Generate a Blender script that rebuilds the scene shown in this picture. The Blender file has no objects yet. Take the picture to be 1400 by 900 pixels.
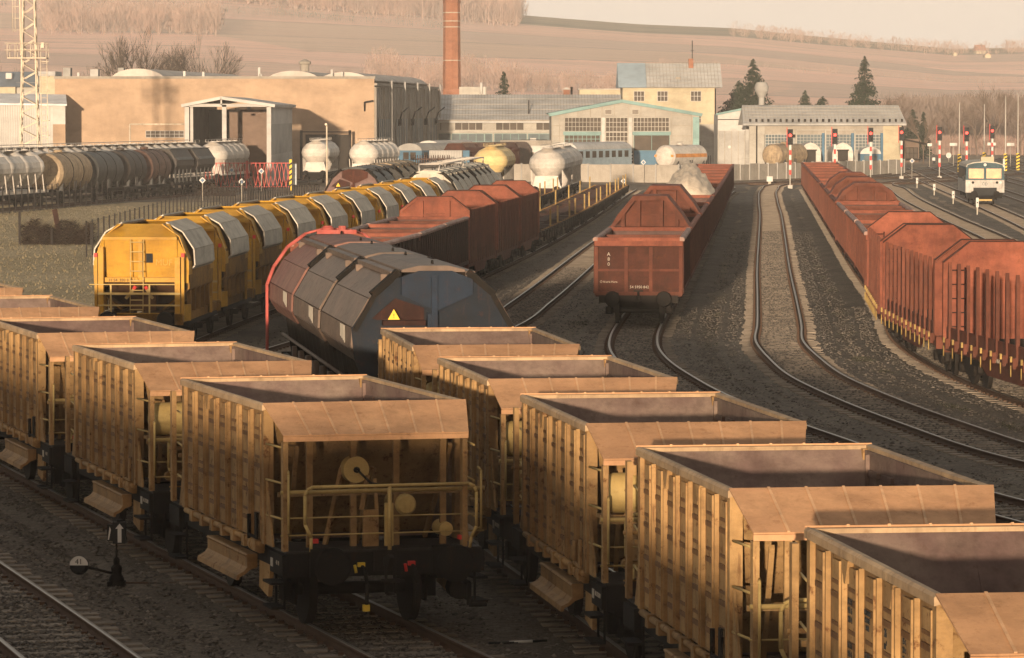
import bpy, math, random
import numpy as np
from mathutils import Vector, Matrix
R = math.radians
random.seed(7); rng = np.random.default_rng(7)
S = bpy.context.scene
COL = S.collection
# ---------------------------------------------------------------- camera
F = 5750.0; HOR = 152.0; H = 7.5           # focal length in px of the 1400 px wide frame, horizon row, eye height
cam_d = bpy.data.cameras.new("camera"); cam = bpy.data.objects.new("camera", cam_d); COL.objects.link(cam)
cam_d.sensor_width = 36; cam_d.lens = F/1400*36; cam_d.clip_start = 1; cam_d.clip_end = 9000
cam.location = (0, 0, H); cam.rotation_euler = (R(90)-math.atan((450-HOR)/F), 0, 0)
S.camera = cam
# ---------------------------------------------------------------- light
SUN_EL, SUN_AZ = 3.1, 5.5                 # elevation; degrees to the left of straight behind the camera
W = bpy.data.worlds.new("World"); S.world = W; W.use_nodes = True
nt = W.node_tree; nt.nodes.clear()
sky = nt.nodes.new("ShaderNodeTexSky"); sky.sky_type = 'NISHITA'; sky.sun_disc = False
sky.sun_elevation = R(SUN_EL); sky.sun_rotation = R(180+SUN_AZ); sky.dust_density = 1.0; sky.air_density = 1.0; sky.ozone_density = 0.6
tint = nt.nodes.new("ShaderNodeMix"); tint.data_type = 'RGBA'; tint.blend_type = 'MULTIPLY'; tint.inputs[0].default_value = 1
tint.inputs[7].default_value = (1.12, 1.0, 0.98, 1)      # warm white balance of the photograph
bg = nt.nodes.new("ShaderNodeBackground"); bg.inputs[1].default_value = 0.118
out = nt.nodes.new("ShaderNodeOutputWorld")
tc = nt.nodes.new("ShaderNodeTexCoord"); sx = nt.nodes.new("ShaderNodeSeparateXYZ"); nt.links.new(tc.outputs["Generated"], sx.inputs[0])
mr = nt.nodes.new("ShaderNodeMapRange"); mr.interpolation_type = 'SMOOTHSTEP'; mr.inputs["From Min"].default_value = .02; mr.inputs["From Max"].default_value = .34; mr.inputs["To Min"].default_value = .92; mr.inputs["To Max"].default_value = .45
nt.links.new(sx.outputs[2], mr.inputs["Value"])
veil = nt.nodes.new("ShaderNodeMix"); veil.data_type = 'RGBA'; veil.inputs[7].default_value = (2.02, 1.87, 1.70, 1)     # milky veil of haze low in the sky
nt.links.new(mr.outputs[0], veil.inputs[0]); nt.links.new(sky.outputs[0], tint.inputs[6]); nt.links.new(tint.outputs[2], veil.inputs[6]); nt.links.new(veil.outputs[2], bg.inputs[0]); nt.links.new(bg.outputs[0], out.inputs[0])
sun_d = bpy.data.lights.new("sun", 'SUN'); sun_d.energy = 3.0; sun_d.angle = R(0.8); sun_d.color = (1.0, 0.79, 0.57)
sun = bpy.data.objects.new("sun", sun_d); COL.objects.link(sun)
to_sun = Vector((-math.sin(R(SUN_AZ))*math.cos(R(SUN_EL)), -math.cos(R(SUN_AZ))*math.cos(R(SUN_EL)), math.sin(R(SUN_EL))))
sun.rotation_euler = to_sun.to_track_quat('Z', 'Y').to_euler(); sun.location = (0, 0, 60)
V = S.view_settings; V.view_transform = 'Standard'; V.look = 'None'; V.exposure = 1.35; V.gamma = 1.0; V.use_curve_mapping = False
S.cycles.max_bounces = 6; S.cycles.diffuse_bounces = 3; S.cycles.volume_bounces = 0; S.cycles.glossy_bounces = 3
S.cycles.use_denoising = True; S.cycles.volume_step_rate = 4
HAZE = 0.00012

# ---------------------------------------------------------------- helpers
SEAM = 1
def PX(px, Y): return (px-700)*Y/F
def PZ(py, Y): return H-(py-HOR)*Y/F
def GY(py, z=0.0): return F*(H-z)/(py-HOR)
def tag(o, label=None, cat=None, group=None, kind=None):
    if label: o["label"] = label
    if cat: o["category"] = cat
    if group: o["group"] = group
    if kind: o["kind"] = kind
    return o
def empty(name, loc=(0,0,0), rz=0, label=None, cat=None, group=None):
    o = bpy.data.objects.new(name, None); COL.objects.link(o); o.location = loc; o.rotation_euler = (0,0,rz)
    o.empty_display_size = .2
    return tag(o, label, cat, group)
def copy_tree(o, parent=None):
    c = o.copy(); COL.objects.link(c); c.parent = parent
    for ch in list(o.children): copy_tree(ch, c)
    return c
class MB:
    def __init__(s): s.v = []; s.f = []; s.m = []; s.sm = []
    def add(s, vs, fs, mi=0, smooth=False):
        n = len(s.v); s.v += [tuple(p) for p in vs]
        for f in fs: s.f.append(tuple(i+n for i in f)); s.m.append(mi); s.sm.append(smooth)
        return s
    def box(s, x0, x1, y0, y1, z0, z1, mi=0):
        return s.add([(x0,y0,z0),(x1,y0,z0),(x1,y1,z0),(x0,y1,z0),(x0,y0,z1),(x1,y0,z1),(x1,y1,z1),(x0,y1,z1)],
                     [(0,3,2,1),(4,5,6,7),(0,1,5,4),(1,2,6,5),(2,3,7,6),(3,0,4,7)], mi)
    def beam(s, a, b, w, h=None, mi=0, up=(0,0,1)):
        a = Vector(a); b = Vector(b); h = h or w; d = (b-a).normalized(); u = Vector(up)
        if abs(d.dot(u)) > .98: u = Vector((0,1,0))
        r = d.cross(u).normalized()*w/2; t = r.cross(d).normalized()*h/2
        vs = [a-r-t, a+r-t, a+r+t, a-r+t, b-r-t, b+r-t, b+r+t, b-r+t]
        return s.add(vs, [(0,1,2,3),(7,6,5,4),(0,4,5,1),(1,5,6,2),(2,6,7,3),(3,7,4,0)], mi)
    def tube(s, a, b, r, r2=None, n=8, mi=0, cap=True):
        a = Vector(a); b = Vector(b); r2 = r if r2 is None else r2; d = (b-a).normalized()
        u = Vector((0,0,1)) if abs(d.z) < .9 else Vector((1,0,0))
        p = d.cross(u).normalized(); q = p.cross(d)
        vs = []
        for c, rr in ((a, r), (b, r2)):
            for i in range(n):
                t = 2*math.pi*i/n; vs.append(c+p*math.cos(t)*rr+q*math.sin(t)*rr)
        s.add(vs, [(i, i+n, (i+1)%n+n, (i+1)%n) for i in range(n)], mi, n > 5)
        if cap:
            k = len(s.v)-2*n
            s.f.append(tuple(k+i for i in range(n))); s.m.append(mi); s.sm.append(False)
            s.f.append(tuple(k+n+i for i in reversed(range(n)))); s.m.append(mi); s.sm.append(False)
        return s
    def pipe(s, pts, r, n=6, mi=0):
        for a, b in zip(pts[:-1], pts[1:]): s.tube(a, b, r, n=n, mi=mi)
        return s
    def prism(s, prof, a, b, axis='y', mi=0):
        f = {'y': lambda p, t: (p[0], t, p[1]), 'x': lambda p, t: (t, p[0], p[1]), 'z': lambda p, t: (p[0], p[1], t)}[axis]
        n = len(prof); vs = [f(p, a) for p in prof]+[f(p, b) for p in prof]
        return s.add(vs, [(i, (i+1)%n, (i+1)%n+n, i+n) for i in range(n)]+[tuple(reversed(range(n))), tuple(range(n, 2*n))], mi)
    def shell(s, prof, a, b, th, axis='y', mi=0):
        """open profile (list of points) thickened inward by th and extruded along axis"""
        n = len(prof); inn = []
        for i in range(n):
            p0 = Vector(prof[max(i-1,0)]); p1 = Vector(prof[min(i+1,n-1)]); d = (p1-p0).normalized()
            inn.append((prof[i][0]+d.y*th, prof[i][1]-d.x*th))
        for i in range(n-1):
            s.prism([prof[i], prof[i+1], inn[i+1], inn[i]], a, b, axis, mi)
        return s
    def lathe(s, prof, c=(0,0,0), axis='z', n=20, mi=0, smooth=True):
        """prof: (r, t) pairs along axis"""
        if smooth:      # sharp corners of the profile get their own vertices
            cut = 0
            for j in range(1, len(prof)-1):
                a0 = math.atan2(prof[j][1]-prof[j-1][1], prof[j][0]-prof[j-1][0]); a1 = math.atan2(prof[j+1][1]-prof[j][1], prof[j+1][0]-prof[j][0])
                if abs((a1-a0+math.pi)%(2*math.pi)-math.pi) > .36:
                    s._band(prof[cut:j+1], c, axis, n, mi, True); cut = j
            s._band(prof[cut:], c, axis, n, mi, True)
        else: s._band(prof, c, axis, n, mi, False)
        for pr, rev in ((prof[0], True), (prof[-1], False)):
            if pr[0] > .001: s._band([pr], c, axis, n, mi, False, rev)
        return s
    def _band(s, prof, c, axis, n, mi, smooth, rev=None):
        vs = []
        for r, t in prof:
            for i in range(n):
                a = 2*math.pi*i/n; x = r*math.cos(a); y = r*math.sin(a)
                vs.append((c[0]+x, c[1]+y, c[2]+t) if axis == 'z' else ((c[0]+x, c[1]+t, c[2]+y) if axis == 'y' else (c[0]+t, c[1]+x, c[2]+y)))
        fs = []
        for k in range(len(prof)-1):
            for i in range(n): fs.append((k*n+i, k*n+(i+1)%n, (k+1)*n+(i+1)%n, (k+1)*n+i))
        s.add(vs, [tuple(reversed(range(n))) if rev else tuple(range(n))] if rev is not None else fs, mi, smooth)
    def split_lr(s, name, mats, parent):
        """left and right pieces as two parts"""
        for sg in (-1, 1):
            q = MB(); vm = {}
            for f, mi, sm in zip(s.f, s.m, s.sm):
                if sum(s.v[i][0] for i in f)*sg <= 0: continue
                g = []
                for i in f:
                    if i not in vm: vm[i] = len(q.v); q.v.append(s.v[i])
                    g.append(vm[i])
                q.f.append(tuple(g)); q.m.append(mi); q.sm.append(sm)
            if q.f: q.build(name, mats, parent)
    def quadth(s, p, th, mi=0):
        p = [Vector(q) for q in p]; nrm = (p[1]-p[0]).cross(p[2]-p[0]).normalized()*th
        q = [a-nrm for a in p]; n = len(p)
        return s.add(p+q, [tuple(range(n)), tuple(n+i for i in reversed(range(n)))]+[(i, i+n, (i+1)%n+n, (i+1)%n) for i in range(n)], mi)
    def build(s, name, mats, parent=None, flip=True):
        me = bpy.data.meshes.new(name); me.from_pydata(s.v, [], s.f)
        if not isinstance(mats, (list, tuple)): mats = [mats]
        for m in mats: me.materials.append(m)
        me.polygons.foreach_set("material_index", s.m); me.polygons.foreach_set("use_smooth", s.sm)
        if flip:
            import bmesh
            bm = bmesh.new(); bm.from_mesh(me); bmesh.ops.recalc_face_normals(bm, faces=bm.faces); bm.to_mesh(me); bm.free()
        me.update()
        o = bpy.data.objects.new(name, me); COL.objects.link(o)
        if parent: o.parent = parent
        return o
def np_mesh(name, verts, faces, mats, parent=None, smooth=False, color=None):
    me = bpy.data.meshes.new(name); verts = np.asarray(verts, dtype=np.float32); faces = np.asarray(faces, dtype=np.int32)
    k = faces.shape[1]
    me.vertices.add(len(verts)); me.vertices.foreach_set("co", verts.ravel())
    me.loops.add(faces.size); me.loops.foreach_set("vertex_index", faces.ravel())
    me.polygons.add(len(faces)); me.polygons.foreach_set("loop_start", np.arange(0, faces.size, k, dtype=np.int32))
    if smooth: me.polygons.foreach_set("use_smooth", np.ones(len(faces), dtype=bool))
    me.update(calc_edges=True); me.validate()
    if color is not None:
        at = me.color_attributes.new("tone", 'FLOAT_COLOR', 'POINT')
        at.data.foreach_set("color", np.concatenate([color, np.ones((len(color),1))], 1).astype(np.float32).ravel())
    me.materials.append(mats)
    o = bpy.data.objects.new(name, me); COL.objects.link(o)
    if parent: o.parent = parent
    return o
def text_mesh(name, body, size, mat, parent, M, spacing=1.0):
    cu = bpy.data.curves.new("t", 'FONT'); cu.body = body; cu.size = size; cu.extrude = 0.003; cu.align_x = 'CENTER'; cu.align_y = 'CENTER'
    cu.space_character = spacing; cu.resolution_u = 2
    ob = bpy.data.objects.new("t", cu); COL.objects.link(ob)
    dg = bpy.context.evaluated_depsgraph_get(); me = bpy.data.meshes.new_from_object(ob.evaluated_get(dg)); me.name = name
    bpy.data.objects.remove(ob); me.materials.clear(); me.materials.append(mat); me.transform(M)
    o = bpy.data.objects.new(name, me); COL.objects.link(o)
    if parent: o.parent = parent
    return o
def M_front(x, y, z):   # text readable from -y
    return Matrix.Translation((x, y, z)) @ Matrix.Rotation(R(90), 4, 'X')
def M_left(x, y, z):    # text on a face looking to -x
    return Matrix.Translation((x, y, z)) @ Matrix.Rotation(R(-90), 4, 'Z') @ Matrix.Rotation(R(90), 4, 'X')

# ---------------------------------------------------------------- materials
class NT:
    def __init__(s, name):
        s.mat = bpy.data.materials.new(name); s.mat.use_nodes = True; s.t = s.mat.node_tree
        s.b = s.t.nodes["Principled BSDF"]
    def n(s, typ, **kw):
        x = s.t.nodes.new(typ)
        for k, v in kw.items(): setattr(x, k, v)
        return x
    def l(s, a, b): s.t.links.new(a, b)
    def coords(s, world=False, rnd=True):
        if world:
            return s.n("ShaderNodeNewGeometry").outputs["Position"]
        tc = s.n("ShaderNodeTexCoord"); o = tc.outputs["Object"]
        if not rnd: return o
        oi = s.n("ShaderNodeObjectInfo"); mu = s.n("ShaderNodeMath", operation='MULTIPLY'); mu.inputs[1].default_value = 57.0
        s.l(oi.outputs["Random"], mu.inputs[0]); ad = s.n("ShaderNodeVectorMath", operation='ADD')
        s.l(o, ad.inputs[0]); s.l(mu.outputs[0], ad.inputs[1]); return ad.outputs[0]
    def scale(s, co, sc):
        m = s.n("ShaderNodeMapping"); m.inputs["Scale"].default_value = sc if isinstance(sc, tuple) else (sc, sc, sc); s.l(co, m.inputs["Vector"]); return m.outputs[0]
    def noise(s, co, sc, detail=5, rough=.6, lo=.4, hi=.6, distortion=0):
        t = s.n("ShaderNodeTexNoise"); t.inputs["Scale"].default_value = 1; t.inputs["Detail"].default_value = detail; t.inputs["Roughness"].default_value = rough
        t.inputs["Distortion"].default_value = distortion
        s.l(s.scale(co, sc), t.inputs["Vector"])
        m = s.n("ShaderNodeMapRange"); m.inputs["From Min"].default_value = lo; m.inputs["From Max"].default_value = hi; m.clamp = True
        s.l(t.outputs["Fac"], m.inputs["Value"]); return m.outputs[0]
    def mix(s, fac, a, b, mode='MIX', k=1.0):
        x = s.n("ShaderNodeMix", data_type='RGBA', blend_type=mode)
        if isinstance(fac, (int, float)): x.inputs[0].default_value = fac*k
        else:
            if k != 1.0:
                mu = s.n("ShaderNodeMath", operation='MULTIPLY'); mu.inputs[1].default_value = k; s.l(fac, mu.inputs[0]); fac = mu.outputs[0]
            s.l(fac, x.inputs[0])
        for i, c in ((6, a), (7, b)):
            if isinstance(c, (tuple, list)): x.inputs[i].default_value = (*c[:3], 1)
            else: s.l(c, x.inputs[i])
        return x.outputs[2]
    def bump(s, h, strength=.3, dist=.02):
        b = s.n("ShaderNodeBump"); b.inputs["Strength"].default_value = strength; b.inputs["Distance"].default_value = dist
        s.l(h, b.inputs["Height"]); s.l(b.outputs[0], s.b.inputs["Normal"])
    def done(s, col, rough=.7, metal=0, spec=.10):
        if isinstance(col, (tuple, list)): s.b.inputs["Base Color"].default_value = (*col[:3], 1)
        else: s.l(col, s.b.inputs["Base Color"])
        if isinstance(rough, (int, float)): s.b.inputs["Roughness"].default_value = rough
        else: s.l(rough, s.b.inputs["Roughness"])
        s.b.inputs["Metallic"].default_value = metal; s.b.inputs["Specular IOR Level"].default_value = spec
        return s.mat
_mc = {}
RUST = (0.10, 0.040, 0.018)
def paint(name, col, col2=None, rust=.3, dirt=.5, rough=.6, streak=.5, sc=1.0, rustcol=RUST, dirtcol=(.020,.014,.009), spec=.10):
    if name in _mc: return _mc[name]
    N = NT(name); co = N.coords()
    col2 = col2 or tuple(c*.72 for c in col)
    c = N.mix(N.noise(co, .9*sc, 5, .6, .35, .65), col, col2)
    c = N.mix(N.noise(co, (3.2*sc, 3.2*sc, .7*sc), 6, .7, .48, .78), c, dirtcol, k=streak)
    c = N.mix(N.noise(co, (1.1*sc, 1.1*sc, 2.4*sc), 7, .75, .45, .7), c, tuple(x*.62 for x in col2), k=.7)
    c = N.mix(N.noise(co, 2.3*sc, 8, .7, .5, .75), c, dirtcol, k=dirt)
    r1 = N.noise(co, 5.5*sc, 9, .72, .57, .66)
    c = N.mix(r1, c, rustcol, k=min(1, rust*1.6))
    c = N.mix(N.noise(co, (14*sc, 14*sc, 1.6*sc), 4, .6, .60, .70), c, rustcol, k=rust)
    oi = N.n("ShaderNodeObjectInfo"); ov = N.n("ShaderNodeMapRange"); ov.inputs["To Min"].default_value = .84; ov.inputs["To Max"].default_value = 1.12; N.l(oi.outputs["Random"], ov.inputs["Value"])
    vm = N.n("ShaderNodeVectorMath", operation='SCALE'); N.l(c, vm.inputs[0]); N.l(ov.outputs[0], vm.inputs["Scale"]); c = vm.outputs[0]
    h = N.noise(co, 26*sc, 6, .6, .2, .8); N.bump(h, .25, .012)
    rr = N.n("ShaderNodeMapRange"); rr.inputs["To Min"].default_value = rough; rr.inputs["To Max"].default_value = min(1, rough+.25); N.l(r1, rr.inputs["Value"])
    _mc[name] = N.done(c, rr.outputs[0], 0, spec); return _mc[name]
def flat(name, col, rough=.7, metal=0, var=.25, sc=4):
    if name in _mc: return _mc[name]
    N = NT(name); co = N.coords()
    c = N.mix(N.noise(co, sc, 4, .6, .3, .7), col, tuple(x*(1-var) for x in col))
    _mc[name] = N.done(c, rough, metal); return _mc[name]

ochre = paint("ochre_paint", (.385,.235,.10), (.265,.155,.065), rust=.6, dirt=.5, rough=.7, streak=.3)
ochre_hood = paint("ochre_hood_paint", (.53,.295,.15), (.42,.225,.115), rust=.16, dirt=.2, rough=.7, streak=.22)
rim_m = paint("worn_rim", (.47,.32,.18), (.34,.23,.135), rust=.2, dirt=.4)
inside = paint("box_interior", (.215,.155,.118), (.135,.085,.072), rust=.22, dirt=.35, streak=.4, rough=.75, rustcol=(.09,.05,.035))
black = paint("black_frame", (.009,.008,.007), (.014,.012,.010), rust=.15, dirt=.3, rough=.8, spec=.1)
steel = flat("dark_steel", (.020,.016,.013), .75, 0)
deck = paint("black_deck", (.045,.04,.035), (.03,.027,.024), rust=.1, dirt=.3)
rail_y = paint("handrail_yellow", (.52,.37,.14), (.42,.29,.11), rust=.12, dirt=.15, streak=.1)
yellow = paint("yellow_paint", (.49,.265,.03), (.40,.205,.026), rust=.10, dirt=.16, rough=.45, streak=.18)
yellow_d = paint("dirty_shaded_yellow_paint", (.30,.155,.03), (.18,.09,.022), rust=.3, dirt=.5)
grey_roof = paint("grey_canvas_roof", (.60,.54,.44), (.50,.44,.36), rust=.06, dirt=.2, streak=.3, rough=.8)
orange = paint("orange_brown_paint", (.255,.080,.046), (.16,.050,.031), rust=.25, dirt=.4, streak=.4, rough=.7)
orange_d = paint("rusty_orange_brown_paint", (.15,.050,.03), (.10,.036,.024), rust=.35, dirt=.4, streak=.45, rough=.75)
brown = paint("rust_brown_paint", (.085,.029,.019), (.060,.022,.015), rust=.4, dirt=.45, streak=.5, rough=.75)
brown_dk = paint("dark_brown_paint", (.05,.020,.015), (.032,.014,.011), rust=.25, dirt=.5, streak=.6, rough=.75)
brown_in = paint("brown_interior", (.10,.055,.045), (.07,.04,.035), rust=.3, dirt=.4, streak=.3)
pale_rim = paint("pale_top_rim", (.44,.29,.235), (.30,.17,.13), rust=.3, dirt=.3)
grey_br = paint("grey_brown_panel", (.165,.115,.085), (.125,.088,.066), rust=.08, dirt=.2, streak=.35, rough=.5)
blue_gr = paint("blue_grey_end", (.011,.017,.026), (.010,.013,.018), rust=.15, dirt=.3, rough=.6)
blue_lt = paint("blue_grey_plate", (.015,.025,.042), (.012,.019,.031), rust=.1, dirt=.2, rough=.6)
pink = paint("faded_red_paint", (.45,.085,.07), (.38,.10,.08), rust=.1, dirt=.15)
white_t = paint("white_silo_paint", (.60,.54,.47), (.5,.45,.39), rust=.06, dirt=.14, rough=.45, streak=.2)
cream_t = paint("cream_silo_paint", (.58,.43,.20), (.52,.39,.18), rust=.04, dirt=.08, rough=.45, streak=.1)
beige_t = paint("beige_tank_paint", (.42,.31,.19), (.3,.22,.14), rust=.25, dirt=.5, rough=.6, streak=.7)
grey_t = paint("dark_grey_tank_paint", (.08,.08,.076), (.05,.05,.047), rust=.15, dirt=.5, rough=.5, streak=.6)
blk_t = paint("black_tank_paint", (.045,.042,.04), (.065,.05,.04), rust=.25, dirt=.4, rough=.6, spec=.2)
brn_t = paint("brown_tank_paint", (.15,.085,.06), (.09,.055,.045), rust=.5, dirt=.5, rough=.6)
wht = flat("white_marking", (.58,.55,.50), .7)
wht_old = flat("faded_white_marking", (.42,.37,.30), .8)
yel_mark = flat("yellow_marking", (.75,.5,.06), .6)
red_mark = flat("red_marking", (.6,.05,.04), .5)
blk_mark = flat("black_marking", (.02,.02,.02), .6)
# ================================================================ tracks as smooth curves X(Y)
def curve(pts, step=1.0):
    """smooth X(Y) through (X, Y) points: cubic Hermite with distance weighted slopes"""
    P = np.array(pts, dtype=float); x, y = P[:,0], P[:,1]; h = np.diff(y); m = np.diff(x)/h; t = np.empty(len(x))
    t[0], t[-1] = m[0], m[-1]; t[1:-1] = (m[:-1]*h[1:]+m[1:]*h[:-1])/(h[1:]+h[:-1])
    out = []
    for i in range(len(h)):
        n = max(2, int(h[i]/step)); u = np.arange(n)/n
        out.append(np.stack([(2*u**3-3*u**2+1)*x[i]+(u**3-2*u**2+u)*h[i]*t[i]+(-2*u**3+3*u**2)*x[i+1]+(u**3-u**2)*h[i]*t[i+1], y[i]+u*h[i]], 1))
    out.append(P[-1:]); return np.concatenate(out)
class Path:
    def __init__(s, pts, step=1.0):
        s.p = curve(pts, step); d = np.linalg.norm(np.diff(s.p, axis=0), axis=1); s.s = np.concatenate([[0], np.cumsum(d)])
    def at(s, t): return np.array([np.interp(t, s.s, s.p[:,0]), np.interp(t, s.s, s.p[:,1])])
    def s_of_Y(s, Y): return float(np.interp(Y, s.p[:,1], s.s))
T = {
 'A': Path([(5.7,32),(-2.1,59.5),(-7.36,78.1),(-13.4,99.5),(-17,112)], 1),
 'B': Path([(8.6,12),(6.4,25),(5.09,35.7),(3.84,45.8),(2.44,55.4),(1.08,64.7),(-.28,73.9),(-1.6,84.5),(-5.2,112),(-7.4,128)], 1),
 'K': Path([(-1.0,38.0),(-6.75,59.5),(-12,78.1),(-18,99)], 1),
 'C': Path([(-10,104),(-8,120),(-5.7,138),(-3.3,171.7),(-2.6,180),(10.2,382),(11,395)], 2),
 'F': Path([(-3.6,118),(-2.3,130),(-.5,143.7),(.73,161),(1.8,178),(3.2,201.5),(12.5,352)], 1),
 'G': Path([(-13.4,96),(-11.9,112),(-11.15,128.5),(-9.9,150),(-7.7,175),(-5,210),(-3.2,240),(-.1,290),(2.9,340),(5.8,388)], 2),
 'H': Path([(-12.0,160),(-8.5,237),(-1.7,360),(.2,390)], 2),
 'M': Path([(14.5,55),(9.7,75),(8.4,80.5),(6.75,92.9),(6.1,97.3),(4.6,110),(4.25,115),(3.88,122),(3.77,129.5),(3.93,135.6),(4.36,144),(5.35,160),(7.9,201),(10.5,243),(13.6,294),(16.2,337),(17.2,353),(19.6,385)], 1),
 'E': Path([(18.5,66),(13.6,80),(11.3,88),(9.83,98.5),(8.88,108.4),(8.42,116),(8.35,124),(8.5,133.5),(9.1,143),(10.1,160),(11.77,189),(15.2,246),(18.2,296),(21,345),(24.2,395),(26.5,420),(31,440)], 1),
 'D': Path([(20.2,75),(17.2,85),(14.9,95),(13.6,105.7),(13.12,113.5),(12.92,124),(13.15,135.6),(14.15,150.4),(17.1,202.4),(20.1,254),(25.8,353),(28.5,400)], 1),
 'N1': Path([(15.0,60),(20.5,125),(27.9,242),(30.2,291),(34.2,365),(36.6,400),(38.4,430),(44,452),(52,475)], 2),
 'N2': Path([(26,170),(33.6,276),(36.9,329),(45,464),(50,540)], 3),
 'N3': Path([(34,215),(41.4,329),(49.5,464),(56,560)], 3),
 'N4': Path([(40,250),(46,329),(54,464),(63,600)], 3),
 'N5': Path([(46,280),(50.5,340),(59,464),(70,640)], 3),
 'N6': Path([(52,310),(63.5,464),(76,660)], 3),
 'N7': Path([(60,360),(68,464),(84,680)], 3),
 'L1': Path([(12,372),(19.5,395),(25,432),(30.6,440),(39,469),(51,520),(67.5,616),(83,684)], 3),
 'L2': Path([(31,452),(40,462),(50,490),(66,560),(90,640)], 3),
 'L3': Path([(24,424),(34,426),(42,436),(52,470),(72,530)], 3),
 'J': Path([(-44,277),(-37.5,317),(-28,375),(-24,399)], 3),
 'Q': Path([(-44,320),(-30.1,405),(-22,455)], 3),
}
# ---------------------------------------------------------------- ground materials
def ground_mat():
    N = NT("yard_dirt"); co = N.coords(world=True)
    c = N.mix(N.noise(co, (.22,.05,.2), 5, .6, .38, .62), (.080,.062,.044), (.150,.118,.083))
    c = N.mix(N.noise(co, (.5,.18,.5), 6, .7, .52, .68), c, (.055,.050,.026), k=.55)        # dry moss
    c = N.mix(N.noise(co, (.5,.14,1), 6, .7, .50, .72), c, (.022,.017,.013), k=.5)          # oil and damp
    c = N.mix(N.noise(co, 7, 6, .8, .52, .62), c, (.15,.12,.092), k=.45)
    c = N.mix(N.noise(co, 16, 3, .7, .58, .64), c, (.24,.20,.16), k=.8)
    c = N.mix(N.noise(co, 12, 4, .7, .58, .70), c, (.020,.016,.012), k=.5)
    v = N.n("ShaderNodeTexVoronoi"); v.inputs["Scale"].default_value = 13; N.l(co, v.inputs["Vector"]); N.bump(v.outputs["Distance"], .5, .04)
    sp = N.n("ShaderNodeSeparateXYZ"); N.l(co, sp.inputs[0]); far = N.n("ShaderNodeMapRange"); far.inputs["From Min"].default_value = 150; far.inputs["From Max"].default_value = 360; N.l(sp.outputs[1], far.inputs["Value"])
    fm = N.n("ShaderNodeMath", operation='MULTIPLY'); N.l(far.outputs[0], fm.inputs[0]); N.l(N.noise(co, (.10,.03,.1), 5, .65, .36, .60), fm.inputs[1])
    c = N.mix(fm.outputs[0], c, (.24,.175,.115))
    return N.done(c, .95, 0, .15)
def ballast_mat():
    N = NT("ballast_gravel"); co = N.coords(world=True)
    v = N.n("ShaderNodeTexVoronoi"); v.inputs["Scale"].default_value = 17; N.l(co, v.inputs["Vector"])
    sx = N.n("ShaderNodeSeparateColor"); N.l(v.outputs["Color"], sx.inputs[0])
    c = N.mix(sx.outputs[0], (.060,.047,.034), (.17,.136,.100))
    c = N.mix(N.noise(co, (.7,.3,.7), 5, .6, .42, .65), c, (.050,.036,.025), k=.6)
    c = N.mix(N.noise(co, 2.3, 5, .7, .5, .7), c, (.085,.055,.034), k=.5)
    N.bump(v.outputs["Distance"], .5, .035)
    return N.done(c, .92, 0, .2)
def grass_mat():
    N = NT("dry_grass_ground"); co = N.coords(world=True)
    c = N.mix(N.noise(co, (.12,.06,.2), 5, .6, .4, .6), (.30,.235,.135), (.38,.30,.185))
    c = N.mix(N.noise(co, (1.6,.5,1), 7, .75, .45, .62), c, (.13,.105,.055), k=.5)
    c = N.mix(N.noise(co, (5,1.6,3), 5, .75, .52, .64), c, (.40,.32,.20), k=.4)
    v = N.n("ShaderNodeTexVoronoi"); v.inputs["Scale"].default_value = 9; N.l(co, v.inputs["Vector"]); N.bump(v.outputs["Distance"], .7, .08)
    return N.done(c, .95, 0, .1)
G_M, B_M, GR_M = ground_mat(), ballast_mat(), grass_mat()
rail_side = flat("rusty_rail_side", (.085,.050,.032), .8, .2)
rail_top = flat("worn_rail_top", (.30,.26,.22), .42, .75, .2)
wood_sl = paint("weathered_sleeper", (.26,.21,.16), (.16,.13,.10), rust=.05, dirt=.4, streak=0, rough=.9)
# ground sheet, gently uneven, denser near the camera
gx = np.concatenate([np.linspace(-1350,-140,16)[:-1], np.linspace(-140,140,141), np.linspace(140,1350,16)[1:]])
gy = np.concatenate([np.linspace(-60,20,8)[:-1], np.linspace(20,200,181)[:-1], np.linspace(200,800,120), np.linspace(800,3000,14)[1:]])
X, Y = np.meshgrid(gx, gy)
Z = .035*np.sin(X*.9+np.sin(Y*.23))*np.sin(Y*.37+X*.11)+.02*np.sin(X*2.3+1.7)*np.sin(Y*1.1)-.03
idx = np.arange(X.size).reshape(X.shape)
faces = np.stack([idx[:-1,:-1].ravel(), idx[:-1,1:].ravel(), idx[1:,1:].ravel(), idx[1:,:-1].ravel()], 1)
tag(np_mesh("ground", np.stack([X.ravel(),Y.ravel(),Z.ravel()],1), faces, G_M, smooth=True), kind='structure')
def strip(name, path, prof, mat, s0=0, s1=None, parent=None, jit=0):
    pts = path.p; d = np.gradient(pts, axis=0); d /= np.linalg.norm(d, axis=1)[:,None]; nrm = np.stack([d[:,1], -d[:,0]], 1)
    k = len(prof); vs = []
    for j, (o, z) in enumerate(prof):
        jj = (np.random.RandomState(j+int(abs(pts[0,0])*10)).rand(len(pts))-.5)*jit*(1 if j in (0, k-1) else .0)
        q = pts+nrm*(o+jj)[:,None] if jit else pts+nrm*o
        vs.append(np.column_stack([q, np.full(len(q), z)]))
    vs = np.stack(vs, 1).reshape(-1, 3); n = len(pts); f = []
    a = np.arange(n-1)[:,None]*k+np.arange(k-1)[None,:]
    f = np.stack([a, a+1, a+k+1, a+k], -1).reshape(-1, 4)
    return np_mesh(name, vs, f, mat, parent, smooth=False)
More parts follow.
